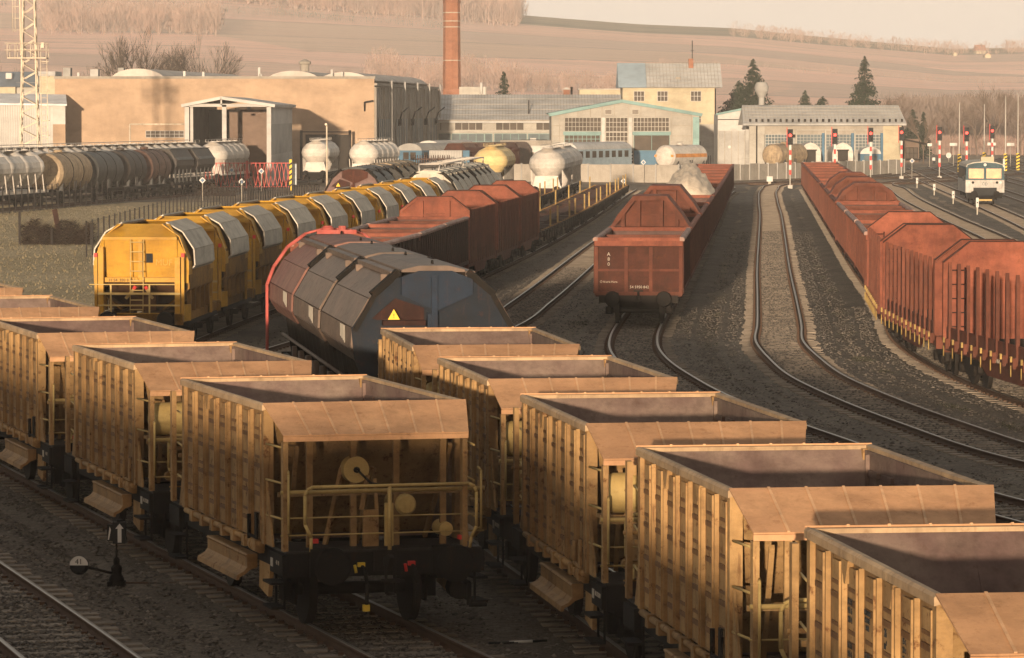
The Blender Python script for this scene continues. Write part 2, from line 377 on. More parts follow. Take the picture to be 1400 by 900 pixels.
def lay_track(key, label, sleepers=True, lod=0):
    p = T[key]; root = tag(empty("railway_track", (0,0,0)), label, "railway track", kind='structure')
    bw = 1.75
    strip("ballast_bed", p, [(-bw-.5,-.04),(-bw,.035),(-.9,.069),(.9,.069),(bw,.035),(bw+.5,-.04)], B_M, parent=root, jit=.5)
    pts = p.p; d = np.gradient(pts, axis=0); d /= np.linalg.norm(d, axis=1)[:,None]; nrm = np.stack([d[:,1], -d[:,0]], 1)
    prof = [(-.07,.07),(-.07,.085),(-.012,.10),(-.012,.17),(-.036,.18),(-.036,.215),(.036,.215),(.036,.18),(.012,.17),(.012,.10),(.07,.085),(.07,.07)]
    if lod: prof = [(-.07,.07),(-.036,.18),(-.036,.215),(.036,.215),(.036,.18),(.07,.07)]
    top = 5 if not lod else 2
    for side in (-.755, .755):
        k = len(prof); q0 = pts+nrm*side; vs = []
        for (o, z) in prof: q = q0+nrm*o; vs.append(np.column_stack([q, np.full(len(q), z)]))
        vs = np.stack(vs, 1).reshape(-1, 3); n = len(pts)
        a = np.arange(n-1)[:,None]*k+np.arange(k-1)[None,:]
        f = np.stack([a, a+1, a+k+1, a+k], -1).reshape(-1, 4)
        o = np_mesh("rail", vs, f, rail_side, root); o.data.materials.append(rail_top)
        mi = np.zeros((n-1, k-1), dtype=np.int32); mi[:, top] = 1; o.data.polygons.foreach_set("material_index", mi.ravel())
    if sleepers:
        m = MB(); rr = random.Random(hash(key) % 99 if False else len(key)*7+ord(key[0])); t = .3
        while t < p.s[-1]-.3:
            c = p.at(t); c2 = p.at(t+.1); dv = (c2-c)/max(1e-6, np.linalg.norm(c2-c)); nn = np.array([dv[1], -dv[0]])
            w = 1.22+rr.uniform(-.05,.05); a = c-nn*w; b = c+nn*(w+rr.uniform(-.06,.06))
            m.beam((a[0],a[1],.045), (b[0],b[1],.045+rr.uniform(-.01,.01)), .25, .075)
            if not lod:
                for sd in (-.755, .755):
                    for q in (-.12, .12):
                        e = c+nn*(sd+q); m.box(e[0]-.04, e[0]+.04, e[1]-.07, e[1]+.07, .082, .125, 1)
            t += .62
        so = m.build("sleeper_row", [wood_sl, rail_side], root, flip=False); so["kind"] = 'stuff'
    return root
lay_track('A', "track under the left foreground row of ochre hopper wagons")
lay_track('B', "track under the right foreground row of ochre hopper wagons")
lay_track('K', "empty track crossing the bottom left corner")
lay_track('C', "track under the brown gondolas and stake wagons left of centre")
lay_track('F', "empty straight track just left of the lettered gondola")
lay_track('G', "track under the row of yellow hopper wagons")
lay_track('M', "track curving out from under the lettered gondola")
lay_track('E', "empty track with a bend between the two orange trains")
lay_track('D', "track under the orange train at the right")
lay_track('H', "track under the brown domed hopper wagon", lod=1)
for k, l in (('N1',"first empty track to the right of the right orange train"),('N2',"track the white and blue railcar stands on"),('N3',"first yard track to the right of the railcar"),
             ('N4',"second yard track to the right of the railcar"),('N5',"third yard track to the right of the railcar"),('N6',"fourth yard track to the right of the railcar"),('N7',"farthest right track of the yard"),
             ('L1',"lead track running in front of the concrete wall"),('L2',"crossover curving through the far yard throat"),('L3',"short crossover behind the signal row"),
             ('J',"track under the tank wagons at the left edge"),('Q',"track under the far row of white silo wagons")):
    lay_track(k, l, sleepers=(k in ('N1','N2')), lod=1)
# ---------------------------------------------------------------- loose stones (one mesh, uncountable)
def stones(name, pts, smin, smax, mat):
    n = len(pts); s = rng.uniform(smin, smax, (n,1))*rng.uniform(.6,1.3,(n,3))*np.array([1,1,.6])
    base = np.array([(1,0,0),(0,1,0),(-1,0,0),(0,-1,0),(0,0,.8),(0,0,-.6)], dtype=float)
    v = base[None]*s[:,None,:]+rng.uniform(-.25,.25,(n,6,3))*s[:,None,:]
    a = rng.uniform(0, 6.28, n); ca, sa = np.cos(a)[:,None], np.sin(a)[:,None]
    x = v[:,:,0]*ca-v[:,:,1]*sa; y = v[:,:,0]*sa+v[:,:,1]*ca; v = np.stack([x, y, v[:,:,2]], -1)+pts[:,None,:]
    f = np.array([(0,1,4),(1,2,4),(2,3,4),(3,0,4),(1,0,5),(2,1,5),(3,2,5),(0,3,5)])
    f = (f[None]+np.arange(n)[:,None,None]*6).reshape(-1,3)
    tone = np.repeat(rng.beta(1.3, 3.2, n), 6)[:,None]; warm = np.array([1,.84,.68])[None]
    col = (.05+.20*tone)*warm
    return np_mesh(name, v.reshape(-1,3), f, mat, color=col)
def stone_mat():
    N = NT("loose_stone"); a = N.n("ShaderNodeAttribute"); a.attribute_name = "tone"; return N.done(a.outputs["Color"], .9, 0, .2)
ST_M = stone_mat()
def on_path(key, n, y0, y1, w):
    p = T[key]; s = rng.uniform(p.s_of_Y(y0), p.s_of_Y(y1), n); c = np.stack([np.interp(s, p.s, p.p[:,0]), np.interp(s, p.s, p.p[:,1])], 1)
    c2 = np.stack([np.interp(s+.5, p.s, p.p[:,0]), np.interp(s+.5, p.s, p.p[:,1])], 1); d = c2-c; d /= np.linalg.norm(d, axis=1)[:,None]+1e-9
    o = rng.normal(0, w*.55, n); q = c+np.stack([d[:,1], -d[:,0]], 1)*o[:,None]
    z = np.where(abs(o) < .95, .082, np.where(abs(o) < 1.8, .05, .0)); bad = (abs(abs(o)-.755) < .09)|(abs(o) > w*1.5)
    return np.column_stack([q, z])[~bad]
P = [on_path('A', 14000, 45, 90, 2.6), on_path('B', 8000, 40, 112, 2.6), on_path('K', 14000, 52, 80, 2.4), on_path('M', 14000, 70, 160, 2.6),
     on_path('E', 20000, 76, 260, 2.4), on_path('D', 12000, 84, 160, 2.8), on_path('F', 9000, 125, 200, 2.0), on_path('C', 5000, 130, 240, 2.8)]
tag(stones("ballast_stones", np.concatenate(P), .026, .058, ST_M), "grey brown ballast stones loose along the rails", "ballast", kind='stuff')
n = 26000
yy = 52*np.exp(rng.uniform(0, 1, n)**1.3*math.log(330/52)); xx = rng.uniform(-.125, .125, n)*yy
cl = (np.sin(xx*1.7+np.sin(yy*.6)*2)+np.sin(yy*1.1+xx*.4)) > -5
q = np.column_stack([xx, yy, np.full(n, .0)])[cl]
tag(stones("scattered_gravel", q, .014, .040, ST_M), "small pale gravel scattered over the dark yard dirt", "gravel", kind='stuff')
# ---------------------------------------------------------------- dry grass at left
gp = [(-60,150),(-13.6,128),(-13.2,150),(-11.6,176),(-13,200),(-16,240),(-19,290),(-24,345),(-60,345)]
m = MB(); m.add([(x,y,.03) for x,y in gp], [tuple(range(len(gp)))]); go = m.build("grass_ground", GR_M, flip=False); tag(go, kind='structure')
for p_ in go.data.polygons:
    if p_.normal.z < 0: p_.flip()
def blades(pts, h, w, mat, name, c1=(.12,.098,.055), c2=(.22,.175,.10)):
    n = len(pts); a = rng.uniform(0, 6.28, n); hh = h*rng.uniform(.4,1.3,n); dx, dy = np.cos(a)*w, np.sin(a)*w; l = rng.normal(0,.5,(n,2))*hh[:,None]
    v = np.stack([pts+np.stack([dx,dy,0*dx],1), pts-np.stack([dx,dy,0*dx],1), pts+np.column_stack([l, hh])], 1).reshape(-1,3)
    f = np.arange(n*3).reshape(-1,3); t = np.repeat(rng.uniform(0,1,n),3)[:,None]
    col = np.array(c1)*(1-t)+np.array(c2)*t
    return np_mesh(name, v, f, mat, color=col)
n = 26000; yy = rng.uniform(135, 330, n); xx = rng.uniform(-46, -11, n); ok = (xx < -13.4-np.clip(yy-176,0,300)*.062)
q = np.column_stack([xx,yy,np.full(n,.02)])[ok]
tag(blades(q, .10, .04, ST_M, "dry_grass"), "short dry yellowish grass beside the yellow wagons", "grass", kind='stuff')
n = 14000; ks = rng.choice(len('EDMF'), n); q = []
for i, (k_, o_, y0, y1) in enumerate((('E', 2.9, 85, 230),('E',-2.9,85,230),('M',-2.8,110,150),('D',-2.9,90,140))):
    p = T[k_]; s = rng.uniform(p.s_of_Y(y0), p.s_of_Y(y1), 3500); c = np.stack([np.interp(s,p.s,p.p[:,0]), np.interp(s,p.s,p.p[:,1])],1)
    q.append(np.column_stack([c[:,0]+o_*.75+rng.normal(0,.45,3500), c[:,1], np.zeros(3500)]))
q = np.concatenate(q); q = q[(np.sin(q[:,1]*.33+q[:,0])+np.sin(q[:,1]*.9)) > 1.1]
tag(blades(q, .03, .025, ST_M, "yard_weeds", (.018,.022,.010), (.05,.048,.024)), "low withered weeds between the tracks", "weeds", kind='stuff')
# ---------------------------------------------------------------- hills with fields
def hill_z(X, Y):
    px = 700+F*X/Y
    ridge = np.interp(px, [-900,-300,0,300,500,700,870,1000,1150,1300,1400,1700,2300], [-20,-25,-22,-14,2,18,31,37,53,68,67,75,90])
    t = np.clip((Y-760)/(2250-760), 0, 1.35); yp = 204+(ridge-204)*np.minimum(t,1)**.85
    z = H+(HOR-yp)*Y/F
    z = np.where(t > 1, z-(t-1)*140, z)
    return z+1.2*np.sin(X*.011+1)*np.sin(Y*.008)*np.clip(t*3,0,1)
hx = np.linspace(-.34, .34, 360); hy = np.linspace(740, 2700, 330)
A_, Yh = np.meshgrid(hx, hy); Xh = A_*Yh*1.0; Zh = hill_z(Xh, Yh); Zh[0] = -2
ten = np.clip((Yh-740)/1500,0,1.3)
u = ten*11+.55*np.sin(Xh*.0052+.4)+.35*np.sin(Xh*.013+ten*5)-Xh*.0011
band = np.floor(u).astype(int); slot = np.floor(Xh*.0045+band*1.37+.3*np.sin(ten*9)).astype(int)
pal = np.array([(.33,.21,.15),(.42,.27,.20),(.20,.15,.12),(.36,.25,.18),(.50,.33,.24),(.17,.14,.11),(.40,.25,.18),(.29,.21,.15),(.22,.18,.12)])
cid = (band*5+slot*3+(slot*slot)) % len(pal); colr = pal[cid]*np.array([1.75,1.50,1.50])*.62+np.array([.74,.52,.41])*.54  # field colours paled and evened out to stand in for distance haze
edge = (u-band < .06)[...,None]; colr = np.where(edge, colr*.72, colr)
top = (ten > .93)&(Xh > -20)&(Xh < 260); colr[top] = (.10,.12,.085)
idx = np.arange(Xh.size).reshape(Xh.shape); f = np.stack([idx[:-1,:-1].ravel(), idx[:-1,1:].ravel(), idx[1:,1:].ravel(), idx[1:,:-1].ravel()],1)
def hill_mat():
    N = NT("hill_fields"); a = N.n("ShaderNodeAttribute"); a.attribute_name = "tone"; co = N.coords(world=True)
    c = N.mix(N.noise(co, (.006,.03,.01), 6, .65, .35, .65), a.outputs["Color"], (.55,.37,.28), k=.5)
    c = N.mix(N.noise(co, (.02,.11,.1), 6, .7, .5, .68), c, (.30,.23,.16), k=.4)
    return N.done(c, 1, 0, 0)
tag(np_mesh("hills", np.stack([Xh.ravel(),Yh.ravel(),Zh.ravel()],1), f, hill_mat(), smooth=True, color=colr.reshape(-1,3)), kind='structure')
def twig_mat(name, c1, c2):
    N = NT(name); co = N.coords(world=True); return N.done(N.mix(N.noise(co, .05, 3, .6, .4, .6), c1, c2), .95, 0, .1)
wood_m = twig_mat("bare_woodland", (.33,.215,.17), (.24,.17,.14)); wood_gr = twig_mat('grey_thicket', (.19,.145,.12), (.13,.10,.085)); wood_dk = twig_mat("dark_hedge", (.06,.06,.04), (.10,.085,.06))
def woodland(name, label, area, n, hgt, mat, blades_per=26, wid=.32):
    """area: list of (X, Y) samples; each tree is a spray of thin upright twigs on a trunk"""
    c = area(n); n = len(c); z = hill_z(c[:,0], c[:,1]) ; h = hgt*rng.uniform(.65,1.15,n)
    B = blades_per; t = rng.uniform(.12,1,(n,B)); a = rng.uniform(0,6.28,(n,B)); rad = np.sin(np.clip(t,0,1)*2.7)*h[:,None]*wid*rng.uniform(.2,1,(n,B))
    bx = c[:,0][:,None]+np.cos(a)*rad; by = c[:,1][:,None]+np.sin(a)*rad; bz = z[:,None]+t*h[:,None]*.85
    L = h[:,None]*.13*rng.uniform(.5,1.3,(n,B)); w = h[:,None]*.011*rng.uniform(.6,1.6,(n,B))
    p0 = np.stack([bx-w,by,bz-L*.5],-1); p1 = np.stack([bx+w,by+w,bz-L*.4],-1); p2 = np.stack([bx+np.cos(a)*L*.5,by+np.sin(a)*L*.5,bz+L],-1)
    v = np.stack([p0,p1,p2],2).reshape(-1,3)
    tw = h*.014; tv = np.stack([np.stack([c[:,0]-tw,c[:,1],z-1],-1), np.stack([c[:,0]+tw,c[:,1],z-1],-1), np.stack([c[:,0],c[:,1],z+h*.95],-1)],1).reshape(-1,3)
    v = np.concatenate([v,tv]); return tag(np_mesh(name, v, np.arange(len(v)).reshape(-1,3), mat), label, "woodland", kind='stuff')
def patch(px0, px1, Y0, Y1, ragged=.0):
    def g(n):
        px = rng.uniform(px0, px1, n); Yc = rng.uniform(Y0, Y1, n)+ragged*np.sin(px*.05)*(Y1-Y0)
        return np.column_stack([(px-700)*Yc/F, Yc])
    return g
woodland("ridge_forest", "pale bare forest along the ridge behind the brick chimney", patch(300,712,2090,2330), 1300, 15, wood_m, 40)
woodland("ridge_forest", "bare forest at the top left edge of the hills", patch(-60,330,2230,2420), 600, 14, wood_m, 36)
woodland("hillside_wood", "pinkish bare wood on the hillside above the long warehouse", patch(60,300,1760,1900), 330, 12, wood_m, 40)
woodland("hillside_wood", "bare wood on the slope left of the brick chimney", patch(500,720,1300,1480,.2), 210, 8, wood_m, 40)
woodland("hillside_wood", "strip of bushes on the slope right of the brick chimney", patch(700,850,1330,1440), 110, 6, wood_m, 40)
woodland("hedgerow", "dark hedge line crossing the upper fields", patch(-40,620,1990,2010,.4), 240, 5, wood_dk, 14, .6)
woodland("hedgerow", "hedge of bare bushes along the right ridge", patch(1000,1420,2120,2190), 260, 7, wood_m, 30, .5)
woodland("hedgerow", "thin hedge between the lower right fields", patch(900,1420,1660,1675,.5), 200, 3, wood_m, 14, .8)
woodland("foothill_thicket", "brown bare thicket beyond the yard throat at right", patch(1232,1460,770,860), 560, 9, wood_gr, 70, .42)
woodland("foothill_thicket", "row of low brown bushes behind the works at left", patch(-60,700,800,900), 300, 7, wood_m, 40, .5)
woodland("dry_reeds", "reddish dry reeds at the far end of the yard", lambda n: np.column_stack([rng.uniform(60,95,n), rng.uniform(705,745,n)]), 900, 2.6, wood_m, 16, .5)
# ---------------------------------------------------------------- haze: one closed box of air
m = MB(); m.box(-1400,1400,-70,3050,-4,150)
hz = NT("air_haze"); hz.t.nodes.remove(hz.b); vol = hz.n("ShaderNodeVolumePrincipled"); vol.inputs["Color"].default_value = (1,.96,.92,1); vol.inputs["Density"].default_value = HAZE; vol.inputs["Anisotropy"].default_value = -0.25
hz.l(vol.outputs[0], hz.t.nodes["Material Output"].inputs["Volume"])
tag(m.build("haze", hz.mat), "thin warm haze filling the air over the yard and hills", "haze", kind='stuff')
# ================================================================ wagon parts (local: +y along the track, z above rail head)
RH = .2          # rail head above z = 0
def wheelset(root, y, r=.46, name="wheelset"):
    m = MB()
    for s in (-1, 1):
        x = .755*s
        m.lathe([(r*.98,-.065),(r,-.06),(r,.06),(r*.9,.065),(r*.86,.03),(r*.3,.03),(r*.28,.09)], (x, y, r), 'x', 20)
    m.tube((-1.05,y,r),(1.05,y,r),.09,n=10)
    return m.build(name, steel, root)
def bogie(root, y, lod=0):
    b = MB()
    for s in (-1,1):
        x = s*1.02
        b.prism([(y-1.25,.42),(y-1.2,.66),(y-.5,.70),(y-.35,.82),(y+.35,.82),(y+.5,.70),(y+1.2,.66),(y+1.25,.42),(y+.95,.38),(y+.8,.5),(y+.3,.3),(y-.3,.3),(y-.8,.5),(y-.95,.38)], x-.06, x+.06, 'x')
        for q in (-.9,.9): b.tube((x-.1*s,y+q,.46),(x+.14*s,y+q,.46),.14,n=10)
        if not lod:
            for q in (-.18,.18): b.tube((x,y+q,.3),(x,y+q,.66),.08,n=8)
    b.box(-1.0,1.0,y-.2,y+.2,.5,.78)
    o = b.build("bogie", steel, root)
    wheelset(o, y-.9); wheelset(o, y+.9)
    return o
def buffers(root, y, d, z=1.04):
    """pair of buffers on the headstock at y, pointing in direction d (-1 towards the near end)"""
    for s in (-1,1):
        m = MB(); x = .875*s
        m.box(x-.2,x+.2,min(y,y+d*.06),max(y,y+d*.06),z-.2,z+.2)
        m.lathe([(.13,0),(.13,.34),(.10,.34),(.10,.5)] if d > 0 else [(.13,0),(.13,-.34),(.10,-.34),(.10,-.5)], (x,y+d*.05,z), 'y', 14)
        m.lathe([(.12,-.02),(.255,-.01),(.265,.02),(.24,.05),(.0,.06)] if d > 0 else [(.12,.02),(.255,.01),(.265,-.02),(.24,-.05),(.0,-.06)], (x,y+d*.54,z), 'y', 20)
        m.build("buffer", black, root)
def coupling(root, y, d, hoses=False):
    m = MB(); m.box(-.16,.16,min(y,y+d*.05),max(y,y+d*.05),.9,1.2); m.prism([(y+d*.05,.98),(y+d*.35,1.0),(y+d*.42,1.12),(y+d*.33,1.17),(y+d*.05,1.1)], -.035,.035,'x')
    m.pipe([(-.06,y+d*.3,1.02),(-.06,y+d*.34,.62),(.06,y+d*.34,.62),(.06,y+d*.3,1.02)],.022); m.tube((-.13,y+d*.33,.8),(.13,y+d*.33,.8),.03)
    m.build("screw_coupling", steel, root)
    if hoses:
        for x, mm in ((-.36, yel_mark), (.36, red_mark)):
            h = MB(); h.pipe([(x,y+d*.05,1.0),(x+.02,y+d*.2,.96),(x+.04,y+d*.3,.75),(x+.03,y+d*.28,.45)],.028)
            o = h.build("brake_hose", black, root); c = MB(); c.box(x-.05,x+.05,y+d*.1-.03,y+d*.1+.03,.98,1.04); c.tube((x-.1,y+d*.13,1.01),(x-.08,y+d*.13,.9),.022)
            if x < 0: c.box(x-.02,x+.07,y+d*.28-.04,y+d*.28+.04,.38,.47)
            c.build("cock", mm, o)
def sill(root, L, z0=.92, z1=1.2, w=1.32, mat=None, y0=0.0, trim=0):
    m = MB()
    for s in (-1,1): m.box(min(s*w,s*(w-.1)),max(s*w,s*(w-.1)),y0+.16,L-.16,z0,z1)
    m.box(-w-.03,w+.03,y0,y0+.155,z0-.06,z1+.02); m.box(-w-.03,w+.03,L-.155,L,z0-.06,z1+.02)
    m.box(-.3,.3,y0+.2,L-.2,z0-.02,z1-.06)
    if trim:   # fish-belly truss of flat wagons
        for s in (-1,1):
            m.prism([(L*.28,z0),(L*.36,z0-.34),(L*.64,z0-.34),(L*.72,z0)], s*(w-.09)-.03, s*(w-.09)+.03, 'x')
    return m.build("underframe", mat or black, root)

# ---------------------------------------------------------------- ochre open ballast hopper (two axles)
slot_shade_rust = paint('rusty_slot_shade_paint', (.20,.10,.035), (.13,.065,.03), rust=.5, dirt=.5)  # rusty ochre kept dark to stand for shadow at the pressed slots
seam_m = paint('hood_seam', (.60,.36,.20), (.50,.29,.15), rust=.1, dirt=.15)
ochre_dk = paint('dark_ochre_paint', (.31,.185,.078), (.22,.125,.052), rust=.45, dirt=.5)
def make_ballast_hopper(kind, far=False):
    L = 8.15; W_ = 1.46; ZT = 3.17; y0, y1 = 1.16, 6.98
    root = empty("ballast_hopper_wagon")
    sill(root, L, .90, 1.16, 1.36)
    d = MB(); 
    for a, b in ((.0,1.3),(6.85,L)): d.box(-1.4,1.4,a,b,1.17,1.205)
    d.build("end_platform", deck, root)
    # side walls: plate with pressed vertical channels
    for s in (-1,1):
        m = MB(); sl_ = MB(); bk = MB(); x = s*W_; xi = s*(W_-.07)
        bk.box(min(x-s*.05,x-s*.09),max(x-s*.05,x-s*.09),y0+.1,y1-.1,1.22,ZT-.08)  # recess plate, given darker ochre for the shade between the strips
        n = 7; w = (y1-y0-.24)/n
        for k in range(n+1):
            yc = y0+.12+k*w
            if 0 < k < n: m.box(min(x,x-s*.055),max(x,x-s*.055),yc-.022,yc+.022,1.24,ZT-.12)
        for k in range(n):
            yc = y0+.12+(k+.5)*w
            if 1:
                # flat strip with two pressed slots along its height
                m.box(min(x-s*.012,x-s*.05),max(x-s*.012,x-s*.05),yc-.34,yc+.10,1.28,ZT-.16); m.box(min(x+s*.02,x-s*.05),max(x+s*.02,x-s*.05),yc-.37,yc-.34,1.26,ZT-.14)
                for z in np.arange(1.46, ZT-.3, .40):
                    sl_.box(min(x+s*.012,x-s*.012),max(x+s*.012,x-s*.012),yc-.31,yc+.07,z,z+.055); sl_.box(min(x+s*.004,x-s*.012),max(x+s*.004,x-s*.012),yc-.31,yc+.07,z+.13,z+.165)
        # end stanchions of the side
        for yy in (y0, y1-.16): m.box(min(x+s*.005,x-s*.14),max(x+s*.005,x-s*.14),yy,yy+.16,1.2,ZT-.03)
        # triangular gussets below the rim
        for yy in (y0+1.9, y1-1.9):
            m.prism([(yy-.16,ZT-.1),(yy+.16,ZT-.1),(yy+.03,ZT-.33),(yy-.03,ZT-.33)], min(x+s*.012,x-s*.05), max(x+s*.012,x-s*.05), 'x')
        m.add(sl_.v, sl_.f, 1); m.add(bk.v, bk.f, 2); m.build("side_wall", [ochre, slot_shade_rust, ochre_dk], root)
        # lower rail with roller gear
        g = MB(); g.tube((x*.99,y0+.2,1.17),(x*.99,y1-.2,1.17),.045,n=8)
        for k in range(7):
            yy = y0+.5+k*.75; g.box(min(x*.93,x*1.03),max(x*.93,x*1.03),yy-.09,yy+.09,1.06,1.22)
        for yy in (y0+.45,y0+.62,y0+.8): g.tube((x*.96,yy,1.13),(x*.96,yy+.1,1.13),.11,n=10)
        g.build("discharge_gear", ochre if s < 0 else black, root)
        # discharge chute ledge
        c = MB(); ya, yb = y0+.9, y0+3.7
        prof = [(x-s*.10,.97),(x+s*.05,.97),(x+s*.07,.95),(x+s*.05,.92),(x+s*.05,.78),(x+s*.10,.72),(x+s*.20,.67),(x+s*.21,.60),(x+s*.17,.60),(x+s*.16,.64),(x+s*.08,.68),(x+s*.01,.74),(x-s*.10,.78)]
        c.prism(prof, ya, yb, 'y'); c.build("discharge_chute", ochre_dk, root)
        e = MB(); e.prism([(ya-.05,1.16),(ya-.02,.5),(ya-.6,.42),(ya-.85,1.16)], x-s*.18, x-s*.12, 'x'); e.build("chute_end_plate", ochre, root)
        # small oval casting on side
        b = MB(); b.box(min(x+s*.02,x+s*.05),max(x+s*.02,x+s*.05),y0+.28,y0+.42,1.28,1.62); b.box(*sorted((x+s*.02,x+s*.045)),y0+.3,y0+.9,1.24,1.28); b.tube((x+s*.02,y0+.9,1.2),(x+s*.02,y0+.9,1.55),.03); b.build("lever_box", black if kind!='b' else ochre, root)
        for yy in (.25, 6.98+.1):
            st = MB()
            for z in (.38,.72): st.box(min(x*.93,x*1.07),max(x*.93,x*1.07),yy,yy+.55,z,z+.035)
            for q in (.02,.53): st.beam((x*.94,yy+q,.38),(x*.94,yy+q,.95),.03)
            st.build("step", black, root)
    # rim
    r = MB()
    for s in (-1,1):
        r.prism([(s*(W_+.03),ZT-.085),(s*(W_+.03),ZT-.01),(s*(W_-.0),ZT+.018),(s*(W_-.075),ZT+.005),(s*(W_-.075),ZT-.05)], y0-.02, y1+.02, 'y')
    r.box(-W_+.05,W_-.05,y1-.06,y1+.02,ZT-.07,ZT+.008); r.box(-W_+.1,W_-.1,y0-.02,y0+.05,ZT-.09,ZT+.004)
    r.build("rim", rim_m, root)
    # inside: sloping end plates and side liners
    i = MB(); zi = 1.45
    i.quadth([(-W_+.1,y0+.03,ZT-.06),(W_-.1,y0+.03,ZT-.06),(W_-.1,y0+1.6,1.15),(-W_+.1,y0+1.6,1.15)],.03)
    i.quadth([(-W_+.1,y1-.04,ZT-.06),(W_-.1,y1-.04,ZT-.06),(W_-.1,y1-1.6,1.15),(-W_+.1,y1-1.6,1.15)],.03)
    i.box(-W_+.1,W_-.1,y0+1.4,y1-1.4,1.12,1.16)
    for s in (-1,1):
        i.box(min(s*(W_-.09),s*(W_-.115)),max(s*(W_-.09),s*(W_-.115)),y0+.03,y1-.04,1.2,ZT-.04)
        for k in range(7):
            for z in (2.84,2.6,2.36): i.box(min(s*(W_-.115),s*(W_-.16)),max(s*(W_-.115),s*(W_-.16)),y0+.5+k*.72,y0+.98+k*.72,z,z+.07)
        for yy, zz in ((y0+.25,0),(y1-.4,0)): i.beam((s*(W_-.14),yy,ZT-.08),(s*(W_-.14),yy,1.8),.05,.05)
    for k in (-.62,.2,.95): i.beam((k,y1-.09,ZT-.1),(k,y1-.9,2.1),.03,.03)
    i.build("hopper_lining", inside, root)
    # both ends: hood, posts, end plate, braces
    for e in (0, 1):
        Yf = (lambda y: y) if e == 0 else (lambda y: L-y)
        h = MB(); yt, yb, zb = y0-.025, (.03 if e == 0 else .62), ZT-(.37 if e == 0 else .17)
        P4 = [(-W_-.02,Yf(yt),ZT+.01),(W_+.02,Yf(yt),ZT+.01),(W_-.24,Yf(yb),zb),(-W_+(.03 if e == 0 else .2),Yf(yb),zb)]
        h.quadth(P4 if e == 0 else P4[::-1], .02)
        sl = (ZT-zb)/(yt-yb)
        for k in range(1,7 if kind != 'b' else 7):
            x = -W_+k*(2*W_)/7.0+ (0 if kind!='b' else .1); h.beam((x,Yf(yt),ZT+.026),(x*.91-.10,Yf(yb),zb+.020),.03,.03,1)
        h.box(-W_+(.03 if e == 0 else .2),W_-.24,min(Yf(yb),Yf(yb+.03)),max(Yf(yb),Yf(yb+.03)),zb-.07,zb-.004)
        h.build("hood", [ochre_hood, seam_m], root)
        p = MB()
        for s in (-1,1):
            x = s*(W_-(.03 if s < 0 else .25)); a, b = sorted((Yf(.05),Yf(.2)))
            p.box(min(x,x-s*.07),max(x,x-s*.07),a,b,1.2,zb-.075)
            for z in np.arange(1.35,zb,.3): p.tube((x-s*.01,Yf(.03),z),(x-s*.01,Yf(.05),z),.02,n=6)
            p.prism([(Yf(y0),1.2),(Yf(y0),2.1),(Yf(.75),1.2)], *sorted((s*(W_-.03),s*(W_-.06))), 'x')
        p.split_lr("corner_post", ochre, root)
        ld = MB()
        for s in (-1,1):
            for z in (1.62,2.12,2.62): ld.tube((s*(W_-.12),Yf(.18),z),(s*(W_-.03),Yf(y0+.02),z),.016,n=6)
        ld.split_lr("ladder", rail_y, root)
        g = MB()
        for s in (-1,1): g.pipe([(s*(W_-.1),Yf(.06),1.45),(s*(W_-.08),Yf(-.05),1.48),(s*(W_-.08),Yf(-.05),2.28),(s*(W_-.1),Yf(.06),2.32)],.018)
        g.split_lr("grab_handle", rail_y, root)
        # inclined hopper end seen below the hood and its struts
        q = MB(); P4 = [(-W_+.12,Yf(y0-.05),ZT-.1),(W_-.12,Yf(y0-.05),ZT-.1),(W_-.12,Yf(y0+1.44),1.2),(-W_+.12,Yf(y0+1.44),1.2)]
        q.quadth(P4 if e else P4[::-1], .03)
        for x in (-.95,-.32,.3,.98):
            q.beam((x,Yf(y0-.62),1.2),(x,Yf(y0-.62),zb+.12),.085,.07)
        q.beam((-1.4,Yf(y0-.62),1.95),(1.4,Yf(y0-.62),1.95),.05,.06)
        for x in (-1.1,1.12): q.beam((x,Yf(y0-.5),2.6),(x*.9,Yf(y0+.5),1.2),.06)
        for x in (-.45,.0): q.beam((x,Yf(y0-.5),2.3),(x-.2,Yf(y0-.3),1.2),.06)
        q.build("end_bulkhead", ochre, root)
        bar = MB(); bar.tube((-W_,Yf(.08),2.02),(W_,Yf(.08),2.02),.03,n=8); bar.tube((-W_,Yf(.1),1.66),(W_,Yf(.1),1.66),.012,n=6); bar.tube((-W_,Yf(.1),1.42),(W_,Yf(.1),1.42),.012,n=6)
        bar.build("cross_bar", rail_y if e == 0 else ochre, root)
        if e == 0:
            rl = MB(); pts = [(-1.06,-.03,1.2),(-1.06,-.05,1.40),(-1.15,-.06,1.58),(-1.15,-.06,1.98),(-1.12,-.06,2.06),(-1.04,-.06,2.1),(1.2,-.06,2.1),(1.28,-.06,2.06),(1.31,-.06,1.98),(1.31,-.06,1.5),(1.24,-.05,1.35),(1.22,-.03,1.2)]
            rl.pipe(pts,.024,8); rl.tube((.06,-.05,1.2),(.06,-.05,2.1),.03,n=8); rl.box(.0,.12,-.03,.03,1.25,1.85)
            rl.build("guard_rail", rail_y, root)
            if kind == 'a':
                wl = MB(); wl.lathe([(.0,-.05),(.185,-.045),(.19,0),(.19,.16),(.0,.17)], (-.28,.55,2.28), 'y', 24); wh = wl.build("brake_wheel", rail_y, root)
                cr = MB(); cr.pipe([(-.28,.49,2.28),(-.28,.43,2.28),(-.1,.40,2.1),(.12,.40,2.05)],.018); cr.tube((-.28,.46,2.28),(-.28,.5,2.28),.045); cr.build("crank", steel, wh)
                cy = MB(); cy.lathe([(.0,-.12),(.12,-.1),(.15,-.06),(.15,.6),(.0,.65)], (.42,.5,1.78), 'y', 20); cy.lathe([(.0,-.1),(.10,-.08),(.11,.3)], (1.0,.5,1.42), 'y', 16)
                cy.build("brake_cylinder", rail_y, root)
